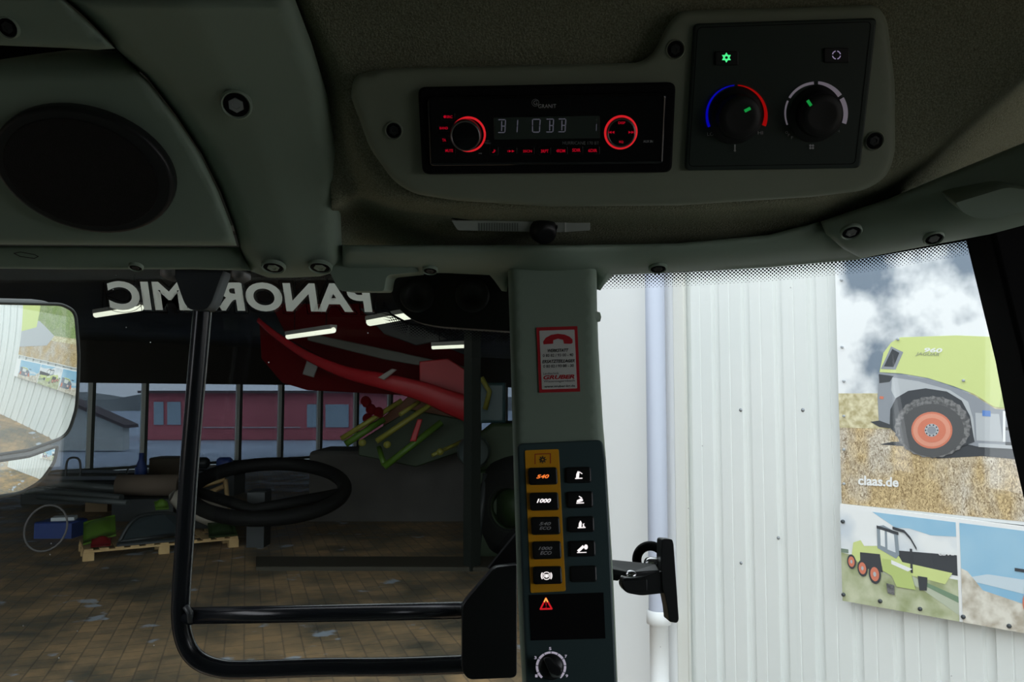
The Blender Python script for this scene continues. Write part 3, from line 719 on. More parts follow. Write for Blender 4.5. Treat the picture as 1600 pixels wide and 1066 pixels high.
# hoop handle cart
def hoopcart(px, label, m, name='trolley', wpx=22, ytop=716):
    c = g0(px, 772); r = root(name, c, label, 'trolley'); y = c.y; w = wpx / FPX * y / 2
    zt = (W(px, ytop, y)).z
    mb = MB(); mb.tube(smooth_line([(c.x - w, y, .1), (c.x - w, y, zt - .2), (c.x - w * .6, y, zt), (c.x + w * .6, y, zt), (c.x + w, y, zt - .2), (c.x + w, y, .1)], 5), .028, m, 8); obj('handle', mb, r)
    mb = MB(); mb.box((c.x, y + .3, .14), (w * 3, .8, .06), DKM, None, .01); obj('platform', mb, r)
    for sx in (-1, 1): mb = MB(); mb.lathe(Vector((c.x + sx * w * 1.4, y + .1, .09)), (1, 0, 0), [(0, -.03), (.09, -.03), (.09, .03), (0, .03)], RUB, 14); obj('wheel', mb, r)
hoopcart(113, 'trolley with a thin hoop handle near the hall windows', mat('hoop_dark', (.05, .05, .06), .4))
c = g0(216, 775); r = root('gas_bottle_cart', c, 'blue upright bottle cart standing at the hall windows', 'cart')
mb = MB(); zt = W(216, 708, c.y).z; mb.lathe(c + Vector((0, .1, 0)), (0, 0, 1), [(0, .05), (.14, .05), (.14, zt - .35), (.06, zt - .15), (.06, zt), (0, zt)], BLUM, 16); obj('bottle', mb, r)
mb = MB(); mb.tube(smooth_line([tuple(c + Vector((-.1, 0, .1))), tuple(c + Vector((-.3, 0, zt - .6))), tuple(c + Vector((-.25, 0, zt - .35))), tuple(c + Vector((-.05, 0, zt - .3)))], 4), .022, DKM, 8); obj('handle', mb, r)
standbox('workbench', 262, 768, 60, .85, .7, mat('bench_brown', (.05, .035, .02), .8), 'dark brown workbench under the windows by the black tube', 'workbench')
standbox('machine_bed', 160, 762, 170, .38, .9, mat('bed_dark', (.015, .017, .018), .7), 'long low dark machine bed along the hall windows', 'machine bed')
standbox('storage_bin', 330, 775, 70, .62, .8, DKM, 'dark storage bin behind the wooden corner frame', 'bin')
for px, m, lab in ((355, BLUM, 'small blue motor on the dark storage bin'), (319, DKM, 'small black motor on the dark storage bin')):
    c = g0(330, 775); x = (px - 800) / FPX * (c.y + .4); mb = MB(); mb.lathe(Vector((x - .18, c.y + .4, .62 + .145)), (1, 0, 0), [(0, 0), (.1, 0), (.14, .05), (.14, .3), (.09, .36), (0, .36)], m, 16); obj('motor', mb, label=lab, cat='motor')
# reflected steering wheel, modelled as a solid black ring on an added stand
c = W(420, 765, 13.0)
P = []
for k in range(56):
    a = 2 * math.pi * k / 56; P.append(c + Vector((1.22 * math.cos(a), .95 * math.sin(a), .33 * math.sin(a) - .05 * math.cos(a))))
rg = root('wheel_reflection', Vector((c.x, c.y, 0)), 'steering wheel reflection modelled as a thick black ring on an added stand', 'ring')
mb = MB(); mb.tube(P, .115, RUB, 14, closed=True); obj('ring', mb, rg)
mb = MB(); mb.box(Vector((c.x - .15, c.y, (c.z) / 2)), (.28, .35, c.z), DKM, None, .03); obj('stand', mb, rg)
mb = MB(); mb.tube([c + Vector((-1.15, -.1, -.02)), c + Vector((0, -.75, -.22)), c + Vector((1.15, -.1, -.06))], .09, RUB, 8); obj('spoke', mb, rg)
# low kerbed machine parts on floor
standbox('transport_box', 330, 826, 62, .30, .7, DKM, 'low dark transport box behind the pallet end', 'box')

# red and green trailer machine ---------------------------------------------
mc = root('hay_machine', g0(640, 800), 'red and green hay machine with slanting bars hanging in the hall', 'farm machine')
D = 14.0
pts = smooth_line([(403, 500, D + 1.5), (430, 523, D + 1.2), (480, 556, D + .8), (540, 582, D + .4), (600, 596, D), (660, 612, D), (700, 628, D), (738, 642, D)], 5)
mb = MB(); mb.tube([W(*p) for p in pts], [.05 + .20 * (i / len(pts)) ** 1.3 for i in range(len(pts))], REDM, 12, flat=.45); obj('curved_beam', mb, mc, label='bright red curved beam')
def plate(pxs, d, m, name, th=.08, lab=None, bev=.02):
    pl = Plane(W(600, 620, d), (0, -1, 0)); mb = MB(); mb.slab([pl.hit(x, y) for x, y in pxs], (0, -1, 0), -th, 0, m, bev); return obj(name, mb, mc, label=lab)
plate([(405, 505), (470, 556), (540, 588), (640, 612), (640, 618), (480, 610), (440, 598), (408, 560)], D + 1.6, REDD, 'side_panel', .2)
plate([(420, 470), (560, 470), (640, 520), (740, 560), (740, 625), (690, 612), (600, 590), (520, 568), (450, 530)], D + 1.8, REDD, 'hood', .3)
plate([(480, 520), (600, 545), (735, 575), (735, 585), (600, 562), (480, 532)], D + .6, mat('grey_spar', (.10, .10, .085), .6), 'spar', .06)
plate([(560, 480), (640, 505), (700, 530), (650, 540), (600, 522)], D + 1, mat('grey_shield', (.05, .05, .052), .6), 'shield', .08)
plate([(655, 565), (700, 560), (738, 585), (738, 625), (700, 612), (655, 600)], D + .4, REDM, 'hood', .12)
plate([(598, 652), (640, 618), (700, 632), (738, 640), (738, 700), (600, 700)], D + .7, mat('rust_panel', (.16, .05, .012), .6), 'chassis_panel', .3)
plate([(560, 690), (640, 640), (720, 655), (738, 660), (738, 700), (650, 730), (560, 712)], D + .6, GRND, 'chassis_panel', .12)
for a, b, r_, m in (((533, 686), (628, 626), .045, YELM), ((625, 648), (655, 628), .04, YELM), ((588, 690), (684, 625), .05, YELM), ((540, 694), (600, 655), .06, GRNM), ((600, 730), (690, 660), .06, GRNM), ((600, 726), (592, 700), .05, GRNM), ((675, 712), (722, 690), .035, YELM)):
    mb = MB(); mb.tube([W(a[0], a[1], D - .2), W(b[0], b[1], D + .1)], r_, m, 8); obj('slanting_bar', mb, mc)
for (x, y) in ((566, 692), (605, 695), (688, 706)):
    mb = MB(); mb.lathe(W(x, y, D - .3), (0, -1, 0), [(0, -.05), (.06, -.05), (.06, .05), (0, .05)], YELM, 10); obj('bracket', mb, mc)
plate([(640, 690), (652, 655), (660, 655), (650, 690)], D - .1, REDM, 'decal_plate', .02)
plate([(472, 585), (480, 560), (500, 562), (490, 590)], D + 1.0, mat('grey_clip', (.2, .2, .19), .6), 'clip', .04)
plate([(590, 590), (612, 576), (620, 578), (600, 594)], D - .25, mat('grey_clip2', (.3, .28, .26), .6), 'clip', .04)
# hanging clamp cluster
for x, y in ((572, 628), (580, 640), (575, 655), (592, 645)): mb = MB(); mb.lathe(W(x, y, D), (0, -1, .3), [(0, -.06), (.09, -.06), (.09, .06), (0, .06)], REDD, 10); obj('clamp', mb, mc)
# grey body below
gb = g0(610, 800)
tb = MB(); base = [g0(482, 815), g0(735, 815), g0(735, 815) + Vector((0, 1.5, 0)), g0(482, 815) + Vector((0, 1.5, 0))]
zt = W(600, 704, g0(600, 815).y).z
tb.slab(base, (0, 0, 1), 0, zt, GREYM, .08, 3); obj('grey_machine_box', tb, label='wide grey tarpaulin-covered machine box beneath the green bars', cat='machine box')
# dark tractor to the right of the post
tr = root('parked_tractor', g0(785, 800), 'dark green parked tractor half hidden behind the cab pillar', 'tractor')
d = 12.2
mb = MB(); mb.lathe(Vector((.06, d, .75)), (-.6, -1, 0), [(.30, .25), (.55, .28), (.72, .2), (.78, .0), (.72, -.2), (.5, -.25)], RUB, 32); obj('tyre', mb, tr)
mb = MB(); mb.lathe(Vector((.06, d, .75)), (-.6, -1, 0), [(0, .15), (.28, .15), (.34, .26), (.30, .1)], GRND, 24); obj('wheel_rim', mb, tr)
mb = MB(); mb.slab([(-.62, d, 1.3), (.5, d, 1.3), (.5, d, 2.0), (-.3, d, 2.0), (-.62, d, 1.75)], (0, -1, 0), -1.4, 0, GRND, .06); obj('bonnet', mb, tr)
mb = MB(); mb.slab([(-.58, d + .1, 2.0), (-.1, d + .1, 2.0), (-.1, d + .1, 2.62), (-.5, d + .1, 2.62)], (0, -1, 0), -1.0, 0, mat('cab_teal', (.03, .07, .075), .4), .05); obj('cab', mb, tr)
mb = MB(); mb.lathe(W(740, 706, d - .3), (0, -1, 0), [(0, .06), (.22, .05), (.25, 0), (.2, -.12), (0, -.14)], mat('lamp_grey', (.10, .13, .13), .4), 24); obj('headlamp', mb, tr)
mb = MB(); mb.tube([W(752, 590, d - .2), W(765, 612, d - .2), W(758, 640, d - .2)], .04, YELM, 8); obj('hose', mb, tr)
mb = MB(); mb.tube([g0(745, 870), W(760, 740, d - .1)], .06, DKM, 8); obj('stand_leg', mb, tr)
mb = MB(); mb.box(Vector((-.25, d + .4, .65)), (.5, .8, 1.3), GRND, None, .05); obj('chassis', mb, tr)

# beyond the glazing ------------------------------------------------------------
BRED = mat('red_render', (.72, .20, .22), .8, noise=(.5, (.62, .17, .19), 4, .3, .7)); BGL = mat('far_glass', (.45, .56, .62), .3); BWH = mat('far_white', (.75, .75, .68), .8); BRF = mat('far_roof', (.12, .09, .09), .8)
rb = root('red_building', g0(400, 690), 'long low red building with pale blue windows beyond the hall glazing', 'building')
plr = Plane(W(420, 620, 45), (0, -1, 0))
a, b = plr.hit(228, 620), plr.hit(615, 620)
mb = MB(); mb.slab([(a.x, a.y, 0), (b.x, b.y, 0), (b.x, b.y, 2.62), (a.x, a.y, 2.62)], (0, -1, 0), -8, 0, BRED); obj('wall', mb, rb)
mb = MB(); mb.box(((a.x + b.x) / 2, a.y + 3.9, 2.68), (b.x - a.x + .5, 8.8, .14), BRF); obj('roof', mb, rb)
for x0, x1, y0, y1 in ((241, 256, 628, 664), (262, 283, 628, 664), (480, 505, 632, 668), (509, 545, 632, 668), (552, 572, 632, 664)):
    mb = MB(); mb.slab([plr.hit(x, y) for x, y in rect(x0, y0, x1, y1)], (0, -1, 0), -.05, .06, BGL); obj('window', mb, rb)
mb = MB(); mb.slab([plr.hit(x, y) for x, y in rect(318, 667, 470, 669)], (0, -1, 0), 0, .08, mat('ledge', (.6, .5, .5), .7)); obj('ledge', mb, rb)
wb_ = root('white_house', g0(150, 704), 'cream gable-end house with sloping dark roof beyond the glazing', 'building')
plw = Plane(W(150, 620, 35.5), (0, -1, 0))
mb = MB(); mb.slab([plw.hit(x, y) for x, y in ((60, 704), (192, 704), (192, 662), (118, 632), (60, 608))], (0, -1, 0), -.6, 0, BWH); obj('wall', mb, wb_)
mb = MB(); mb.slab([plw.hit(x, y) for x, y in ((50, 600), (118, 628), (200, 664), (200, 669), (118, 634), (50, 607))], (0, -1, 0), -1.0, .3, BRF); obj('roof', mb, wb_)
mb = MB(); hp = []
for k in range(40):
    x = -110 + k * 5; hp.append((x, 140, 1.6 + 1.6 * math.sin(k * .45) ** 2 + .6 * random.random()))
mb.slab([(-110, 140, -1)] + hp + [(85, 140, -1)], (0, -1, 0), -30, 0, mat('hill', (.26, .27, .26), 1)); obj('hills', mb, label='low wooded hills on the horizon', cat='hills', kind='structure')

# ---------------------------------------------------------------- things on the tractor, outside the cab
# exterior mirrors
def mirror_obj(name, outline, d, R, target, label, m_):
    cx = sum(p[0] for p in outline) / len(outline); cy = sum(p[1] for p in outline) / len(outline)
    Mc = W(60, cy, d); n = ((CAM - Mc).normalized() + (Vector(target) - Mc).normalized()).normalized()
    pl = Plane(Mc, n); r = root(name, pl.hit(cx, cy), label, 'mirror')
    # housing
    cp = pl.hit(cx, cy)
    o3 = [pl.hit(x, y) for x, y in outline]
    mb = MB(); mb.slab([cp + (p - cp) * 1.02 for p in o3], n, -.09, -.052, BLK, .01); obj('housing', mb, r)
    sag = lambda p: p + n * (.004 - (p - Mc).length_squared / (2 * R))
    rim3 = [sag(pl.hit(x, y)) for x, y in resample(outline, 12)]; mb = MB(); mb.tube(rim3, .0035, BLK, 8, closed=True)
    N3 = len(rim3); k3 = mb.mi(BLK); A3 = [mb.bm.verts.new(p - n * .001) for p in rim3]; B3 = [mb.bm.verts.new(p - n * .07) for p in rim3]
    for i3 in range(N3):
        f3 = mb.bm.faces.new((A3[i3], A3[(i3 + 1) % N3], B3[(i3 + 1) % N3], B3[i3])); f3.material_index = k3
    obj('rim', mb, r)
    mb = MB(); out = resample(outline, 6); n0 = len(out); inner = []
    xs = [p[0] for p in out]; ys = [p[1] for p in out]
    for ix in range(int(min(xs)), int(max(xs)), 6):
        for iy in range(int(min(ys)), int(max(ys)), 6):
            if inside((ix, iy), out) and min(segdist((ix, iy), out[j - 1], out[j]) for j in range(n0)) > 3: inner.append((ix, iy))
    q = geometry.delaunay_2d_cdt([Vector(p) for p in out] + [Vector(p) for p in inner], [(i, (i + 1) % n0) for i in range(n0)], [list(range(n0))], 1, 1e-4)
    vs = []; nrm = []
    for v in q[0]:
        p = pl.hit(v.x, v.y); rho = (p - Mc).length; h = R - rho * rho / (2 * R) - R
        vs.append(mb.bm.verts.new(p + n * h * 1.0 + n * .004))
    for f in q[2]:
        ff = mb.bm.faces.new([vs[i] for i in f]); ff.smooth = True; ff.material_index = mb.mi(m_)
    bmesh.ops.recalc_face_normals(mb.bm, faces=mb.bm.faces)
    if mb.bm.faces and sum((f.normal.dot(n) for f in mb.bm.faces)) < 0: bmesh.ops.reverse_faces(mb.bm, faces=mb.bm.faces)
    obj('mirror_glass', mb, r); return r
MIR = mat('mirror_silver', (.86, .88, .88), .015, 1.0)
tgt = wallpt(T_R + .85, 1.22)
m1 = rnd([(-150, 478), (0, 474), (99, 476), (121, 487), (123, 556), (120, 639), (108, 682), (48, 704), (0, 712), (-150, 724)], [30, 1, 8, 14, 1, 10, 18, 1, 1, 20])
mirror_obj('wing_mirror', m1, 1.6, 1.15, tgt, 'large main exterior mirror reflecting the white wall and boards', MIR)
m2 = rnd([(-150, 742), (0, 721), (45, 713), (90, 697), (84, 722), (62, 752), (32, 770), (0, 776), (-150, 790)], [20, 1, 1, 4, 8, 12, 10, 1, 20])
mirror_obj('wide_angle_mirror', m2, 1.74, .5, wallpt(T_R + .2, .2), 'small wide-angle mirror hanging below the main exterior mirror', MIR)

# black tube bracket outside the cab
TD = 1.02
STEELD = mat('dull_bolt', (.18, .18, .18), .5, .7)
tb_ = root('mirror_bracket', W(300, 900, TD), 'black tubular mirror bracket with lower loop hanging before the side window', 'bracket')
main = [(318, 470, TD), (310, 560, TD), (303, 640, TD), (295, 740, TD), (288, 850, TD), (283, 930, TD), (283, 975, TD), (292, 1010, TD), (310, 1032, TD), (340, 1044, TD), (380, 1047, TD), (500, 1043, TD), (620, 1042, TD), (730, 1038, TD)]
mb = MB(); mb.tube([W(*p) for p in smooth_line(main, 6)], .0115, TUBE, 20); obj('tube', mb, tb_)
mb = MB(); mb.tube([W(288, 963, TD), W(500, 959, TD), W(730, 954, TD)], .0108, TUBE, 20); obj('cross_tube', mb, tb_)
mb = MB(); mb.tube([W(290, 948, TD - .008), W(297, 958, TD - .011), W(298, 972, TD - .008)], .004, mat('weld', (.05, .055, .06), .4), 8); obj('weld_seam', mb, tb_)
pb_ = Plane(W(760, 970, TD - .02), (.15, -1, 0))
mb = MB(); mb.slab([pb_.hit(x, y) for x, y in rnd([(722, 948), (728, 938), (772, 887), (808, 882), (808, 1060), (732, 1063), (722, 1050)], [4, 6, 8, 3, 10, 12, 8])], pb_.n, -.012, 0, mat('bracket_plate_black', (.006, .007, .008), .35), .002); obj('mounting_plate', mb, tb_)
mb = MB(); mb.slab([pb_.hit(x, y) + Vector((0, .03, 0)) for x, y in ((762, 897), (806, 842), (830, 842), (830, 897))], pb_.n, -.01, 0, BLKM, .001); obj('brace', mb, tb_)
pt = Plane(W(308, 440, TD - .03), (0, -1, 0))
mb = MB(); mb.slab([pt.hit(x, y) for x, y in rnd([(268, 418), (350, 418), (330, 474), (322, 484), (296, 484), (288, 474)], [1, 1, 8, 6, 6, 8])], pt.n, -.03, 0, mat('hinge_blue_black', (.014, .019, .026), .5), .003); obj('hinge_plate', mb, tb_)
mb = MB(); mb.slab([pt.hit(x, y) for x, y in rnd([(243, 412), (395, 416), (395, 424), (243, 420)], 3)], pt.n, -.05, .004, BLKM, .001); obj('top_plate', mb, tb_)
for x, y in ((262, 424), (372, 427)):
    mb = MB(); mb.lathe(pt.hit(x, y), (0, -1, 0), [(0, -.02), (.011, -.02), (.011, 0), (.006, .004), (0, .004)], STEELD, 6); obj('bolt', mb, tb_)

# ================================================================ THE CAB
# glass --------------------------------------------------------------------
CG = glass('cab_glass', (.93, .96, .95), True)
GD = .86
gp = Plane(W(800, 533, GD), (0, -1, 0))
SH = gp
def frit(dots, solid_v=.17):
    """black ceramic dot band: dots shrink across the band (UV: u in dot pitches, v 0..1 from the solid rim)"""
    m = bpy.data.materials.new('frit_dots'); m.use_nodes = True; nt = m.node_tree; nt.nodes.clear()
    N = nt.nodes.new; L = nt.links.new
    o = N('ShaderNodeOutputMaterial'); tr = N('ShaderNodeBsdfTransparent'); df = N('ShaderNodeBsdfDiffuse'); df.inputs[0].default_value = (.01, .01, .01, 1)
    uv = N('ShaderNodeUVMap'); uv.uv_map = 'UVMap'; sp = N('ShaderNodeSeparateXYZ'); L(uv.outputs[0], sp.inputs[0])
    def math_(op, a, b=None, c=None):
        q = N('ShaderNodeMath'); q.operation = op
        for i, v in enumerate((a, b, c)):
            if v is None: continue
            if isinstance(v, (int, float)): q.inputs[i].default_value = v
            else: L(v, q.inputs[i])
        return q.outputs[0]
    u = sp.outputs[0]; v = math_('MULTIPLY', sp.outputs[1], dots)
    row = math_('FLOOR', math_('MULTIPLY', v, 2.0)); odd = math_('MULTIPLY', math_('MODULO', row, 2.0), .5)
    fu = math_('SUBTRACT', math_('FRACT', math_('ADD', u, odd)), .5); fv = math_('MULTIPLY', math_('SUBTRACT', math_('FRACT', math_('MULTIPLY', v, 2.0)), .5), .5)
    dist = math_('SQRT', math_('ADD', math_('MULTIPLY', fu, fu), math_('MULTIPLY', fv, fv)))
    rad = math_('SUBTRACT', .43, math_('MULTIPLY', sp.outputs[1], .33))
    # dots on a half-row lattice: neighbours above and below stay clear because the pitch is doubled
    isdot = math_('LESS_THAN', dist, math_('MULTIPLY', rad, .95)); solid = math_('LESS_THAN', sp.outputs[1], solid_v)
    fac = math_('MAXIMUM', isdot, solid)
    mx = N('ShaderNodeMixShader'); L(fac, mx.inputs[0]); L(tr.outputs[0], mx.inputs[1]); L(df.outputs[0], mx.inputs[2]); L(mx.outputs[0], o.inputs[0]); return m
FRIT = frit(5)
def fritband(pts_edge, width, pl, h, parent, off=(0, 1)):
    """band along a pixel polyline, `width` px toward off"""
    me_pts = pts_edge; mb = MB(); k = mb.mi(FRIT); uvl = mb.bm.loops.layers.uv.new('UVMap'); acc = 0; prev = None
    for i, (x, y) in enumerate(me_pts):
        if i: acc += math.hypot(x - me_pts[i - 1][0], y - me_pts[i - 1][1])
        cur = (mb.bm.verts.new(pl.hit(x, y, h)), mb.bm.verts.new(pl.hit(x + off[0] * width, y + off[1] * width, h)), acc / 6.0)
        if prev:
            f = mb.bm.faces.new((prev[0], prev[1], cur[1], cur[0])); f.material_index = k
            for lp, uv in zip(f.loops, ((prev[2], 0), (prev[2], 1), (cur[2], 1), (cur[2], 0))): lp[uvl].uv = uv
        prev = cur
    return obj('dotted_band', mb, parent)
w1 = root('window_1', gp.hit(1240, 1000), 'clear front cab window with dotted black rim beside the pillar', 'window', kind='structure')
mb = MB(); mb.slab([gp.hit(x, y) for x, y in ((870, 366), (1800, 366), (1800, 1180), (870, 1180))], gp.n, -.005, 0, CG); obj('pane', mb, w1)
fritband([(900 + 20 * i, interp(900 + 20 * i, [(900, 427), (945, 426), (1060, 422), (1200, 414), (1349, 400), (1547, 366), (1600, 356)])) for i in range(36)], 27, gp, .003, w1)
fritband([(1560, 460), (1572, 500), (1584, 545), (1600, 610), (1612, 660)], 26, gp, .003, w1, (-1, 0))
gp2 = Plane(W(400, 533, 1.10), (0, -1, 0))
w2 = root('window_2', gp2.hit(400, 1000), 'cab side window onto the hall with the mirrored lettering sticker', 'window', kind='structure')
mb = MB(); mb.slab([gp2.hit(x, y) for x, y in ((-500, 366), (868, 366), (868, 1180), (-500, 1180))], gp2.n, -.005, 0, glass('cab_glass_side', (.86, .90, .88), True)); obj('pane', mb, w2)
fritband([(640, 505), (700, 510), (800, 515)], 22, gp2, .003, w2)
fritband([(600, 470), (612, 490), (640, 505)], 20, gp2, .0031, w2, (-.3, 1))
fritband([(392, 420), (420, 422), (560, 424)], 14, gp2, .003, w2)
# sticker seen from behind
STK = mat('sticker_white', (.85, .86, .80), .6)
_nt = STK.node_tree; _t = _nt.nodes.new('ShaderNodeBsdfTranslucent'); _t.inputs['Color'].default_value = (.9, .9, .82, 1); _m = _nt.nodes.new('ShaderNodeMixShader'); _m.inputs[0].default_value = .6
_o = [n for n in _nt.nodes if n.type == 'OUTPUT_MATERIAL'][0]; _nt.links.new(_nt.nodes['Principled BSDF'].outputs[0], _m.inputs[1]); _nt.links.new(_t.outputs[0], _m.inputs[2]); _nt.links.new(_m.outputs[0], _o.inputs['Surface'])
STO = STK.copy(); STO.name = 'sticker_outline'; STO.node_tree.nodes['Principled BSDF'].inputs['Base Color'].default_value = (.4, .45, .45, 1); [n for n in STO.node_tree.nodes if n.type == 'BSDF_TRANSLUCENT'][0].inputs['Color'].default_value = (.28, .33, .34, 1)
mb = MB()
fullx0, fullx1, sy0, sy1 = 170, 583, 444, 485
mb.text('PANORAMIC', (fullx0, sy0 - 4, fullx1, sy1, 4), gp2, .0052, STK, bold=.036, shear=.12, mirror=True)
mb.text('PANORAMIC', (fullx0 - 4.5, sy0 - 8, fullx1 + 4.5, sy1 + 4, 4), gp2, .0046, STO, bold=.105, shear=.12, mirror=True, outline=.007)
obj('window_sticker', mb, label='white PANORAMIC lettering sticker reading backwards across the window top', cat='sticker')

# ceiling fabric -------------------------------------------------------------
con = Plane(W(860, 200, .600), (0, -math.cos(math.radians(25)), -math.sin(math.radians(25))))
bulge = smooth_line([(440, -80), (500, 40), (535, 110), (543, 160), (556, 215), (585, 275), (625, 325), (690, 352), (800, 362), (950, 366), (1100, 362), (1250, 343), (1400, 300), (1480, 250), (1560, 170), (1640, 60), (1700, -80)], 4)
def fab(px, py):
    d0 = con.depth(px, py) + .006
    d0 = min(d0, .75)
    tops = interp(px, [(500, 335), (560, 300), (640, 312), (740, 322), (900, 326), (1100, 322), (1270, 308), (1380, 275), (1450, 235), (1520, 180), (1650, 80)])
    lip = max(0.0, py - tops); d = d0 + .0021 * min(lip, 28) * sstep(lip / 10) + .0003 * max(0.0, lip - 28) + .0010 * max(0.0, lip - 46)
    s = 1e9
    pt = (px, py)
    for a, b in zip(bulge, bulge[1:]):
        q = segdist(pt, a, b); s = min(s, q)
    ins = inside(pt, bulge)
    if not ins and px < 760: d += .024 * sstep(s / 34.0) * (1 - sstep((px - 570) / 130.0))
    if not ins and px > 1350: d += .012 * sstep(s / 60.0)
    return d
edge_fab = [(530, 392), (700, 392), (900, 392), (1060, 389), (1200, 376), (1290, 356), (1390, 321), (1473, 286), (1610, 230), (1740, 160), (1980, 40), (1980, -90), (430, -90), (430, 0), (470, 120), (515, 250), (520, 392)]
mb = MB(); panel(mb, edge_fab, fab, FABRIC, roll=0, thick=.02, step=11)
obj('ceiling', mb, label='grey-brown woven fabric headliner around the overhead console', cat='ceiling', kind='structure')

# overhead console -------------------------------------------------------------
con_out = rnd([(548, 150), (552, 118), (600, 107), (1000, 98), (1022, 82), (1042, 40), (1062, 17), (1250, 11), (1370, 7), (1386, 30), (1398, 130), (1399, 240), (1386, 276), (1352, 298), (1266, 308), (1060, 321), (862, 323), (717, 314), (645, 303), (614, 282), (578, 232)], [6, 22, 10, 22, 14, 14, 26, 2, 20, 14, 4, 30, 16, 22, 10, 4, 4, 10, 24, 12, 14])
cons = root('overhead_console', con.hit(980, 320), 'grey-green moulded console plate framing the radio and climate panel', 'console')
mb = MB(); panel(mb, con_out, lambda x, y: con.depth(x, y) - .006, PLAST2, roll=9, rolldepth=.006, thick=.016, step=14); obj('bezel', mb, cons)
cf = con.up(.0065)
def recess_screw(pl, px, py, rpx, parent, ringm=PLAST2, head=DKM, sx=1.0, name='screw', lift=.0):
    pl = pl.up(lift)
    c = pl.hit(px, py); r = rpx / FPX * pl.depth(px, py); mb = MB()
    mb.lathe(c, pl.n, [(r * 1.12, -.002), (r * 1.12, .0002), (r, .0012), (r * .92, .0002), (r * .85, -.0015)], ringm, 28)
    mb.lathe(c, pl.n, [(r * .88, .0003), (0, .0003)], BLKM, 28); mb.lathe(c, pl.n, [(r * .58, .0003), (r * .56, .0009), (r * .30, .0010), (r * .28, .0004), (0, .0004)], head, 6)
    for _f in mb.bm.faces: _f.smooth = False
    return obj(name, mb, parent)
recess_screw(cf, 615, 204, 13, cons, PLAST2); recess_screw(cf, 1055, 77, 14, cons, PLAST2); recess_screw(cf, 1366, 220, 14, cons, PLAST2)

# radio --------------------------------------------------------------------
rad = root('car_radio', con.hit(855, 270), 'black car radio with red ring lights and dim LCD display', 'radio')
mb = MB(); o = rnd([(654, 136), (1054, 128), (1048, 268), (661, 271)], 12); mb.slab([cf.hit(x, y) for x, y in o], cf.n, .0, .006, BLKM, .002); obj('frame', mb, rad)
fc = cf.up(.0064)
mb = MB(); o = rnd([(668, 150), (1040, 143), (1034, 255), (672, 258)], 8); mb.slab([cf.hit(x, y) for x, y in o], cf.n, .004, .009, BLKG, .003)
rf = cf.up(.0092)
fpl = obj('faceplate', mb, rad, label='glossy black faceplate')
mb = MB()
mb.text('GRANIT', (841, 163, 869, 169, -.3), rf, .0002, GREYTXT); mb.text('G', (833.5, 157, 839.5, 164), rf, .0002, GREYTXT); mb.arc(836.5, 160.5, 5.2, 5.7, 0, 360, rf, .0002, GREYTXT)
mb.text('AUX IN', (1005, 219, 1020, 223), rf, .0002, GREYTXT, bold=.01)
mb.text('HURRICANE 170 BT', (879, 221, 936, 226), rf, .0002, DIMTXT)
mb.text('PUSH', (758, 219, 765, 221), rf, .0002, DIMTXT); mb.text('MENU', (758, 222, 767, 225), rf, .0002, DIMTXT); mb.text('mic', (748, 238.5, 753, 240.5), rf, .0002, GREYTXT)
obj('lettering', mb, fpl)
def key(px0, py0, px1, py1, txt, m=RED_D, parent=rad):
    mb = MB(); o = rnd(rect(px0 - 4, py0 - 4, px1 + 4, py1 + 4), 2.5); mb.slab([rf.hit(x, y) for x, y in o], rf.n, -.001, .0006, BLKG, .0003); b = obj('key', mb, parent)
    mb = MB(); mb.text(txt, (px0, py0, px1, py1), rf, .0008, m, bold=.02); obj('key_legend', mb, b)
for a in ((693, 180, 707, 184.5, '\u25cfSRC'), (687, 198, 700, 202, 'BAND'), (691, 216.5, 697, 221, 'TA'), (696, 233, 708, 237.5, 'MUTE'), (769, 233, 775, 238.5, '\u266a'), (793, 234, 804, 238, '1\u25ba\u25ba'), (817, 234, 831, 238, '2SCN'), (845, 233.5, 857, 238.5, '3RPT'), (869, 233, 883, 238, '4RDM'), (894, 232, 907, 237, '5DIR'), (919, 232.5, 933, 237.5, '6DIR')): key(*a)
# LCD
mb = MB(); mb.slab([rf.hit(x, y) for x, y in rnd([(771, 184), (937, 181), (938, 216), (772, 218)], 2)], rf.n, -.001, .0004, LCD_B, .0002); lcd = obj('display', mb, rad, label='dark LCD display')
mb = MB(); seg = {'B': 'abcdgm', 'O': 'abcdef', '1': 'bc'}
def sg(ch, x, y, w, h):
    P = {'a': ((x, y), (x + w, y)), 'b': ((x + w, y), (x + w * .95, y + h / 2)), 'c': ((x + w * .95, y + h / 2), (x + w * .9, y + h)), 'd': ((x, y + h), (x + w * .9, y + h)), 'e': ((x, y + h / 2), (x, y + h)), 'f': ((x, y), (x, y + h / 2)), 'g': ((x + w / 2, y + h / 2), (x + w * .95, y + h / 2)), 'm': ((x + w / 2, y + 1), (x + w / 2 - .3, y + h - 1))}
    for s_ in seg[ch]:
        (a, b), (c, d) = P[s_]; mb.stroke([(a + (c - a) * .1, b + (d - b) * .1), (a + (c - a) * .9, b + (d - b) * .9)], 1.7, rf, .0006, LCD_E)
for ch, x in (('B', 778), ('1', 797), ('O', 832), ('B', 853), ('B', 872)): sg(ch, x, 187 - (x - 778) * .012, 12, 20)
mb.stroke([(932, 194), (931.5, 204)], 1.1, rf, .0006, LCD_E)
obj('display_segments', mb, lcd)
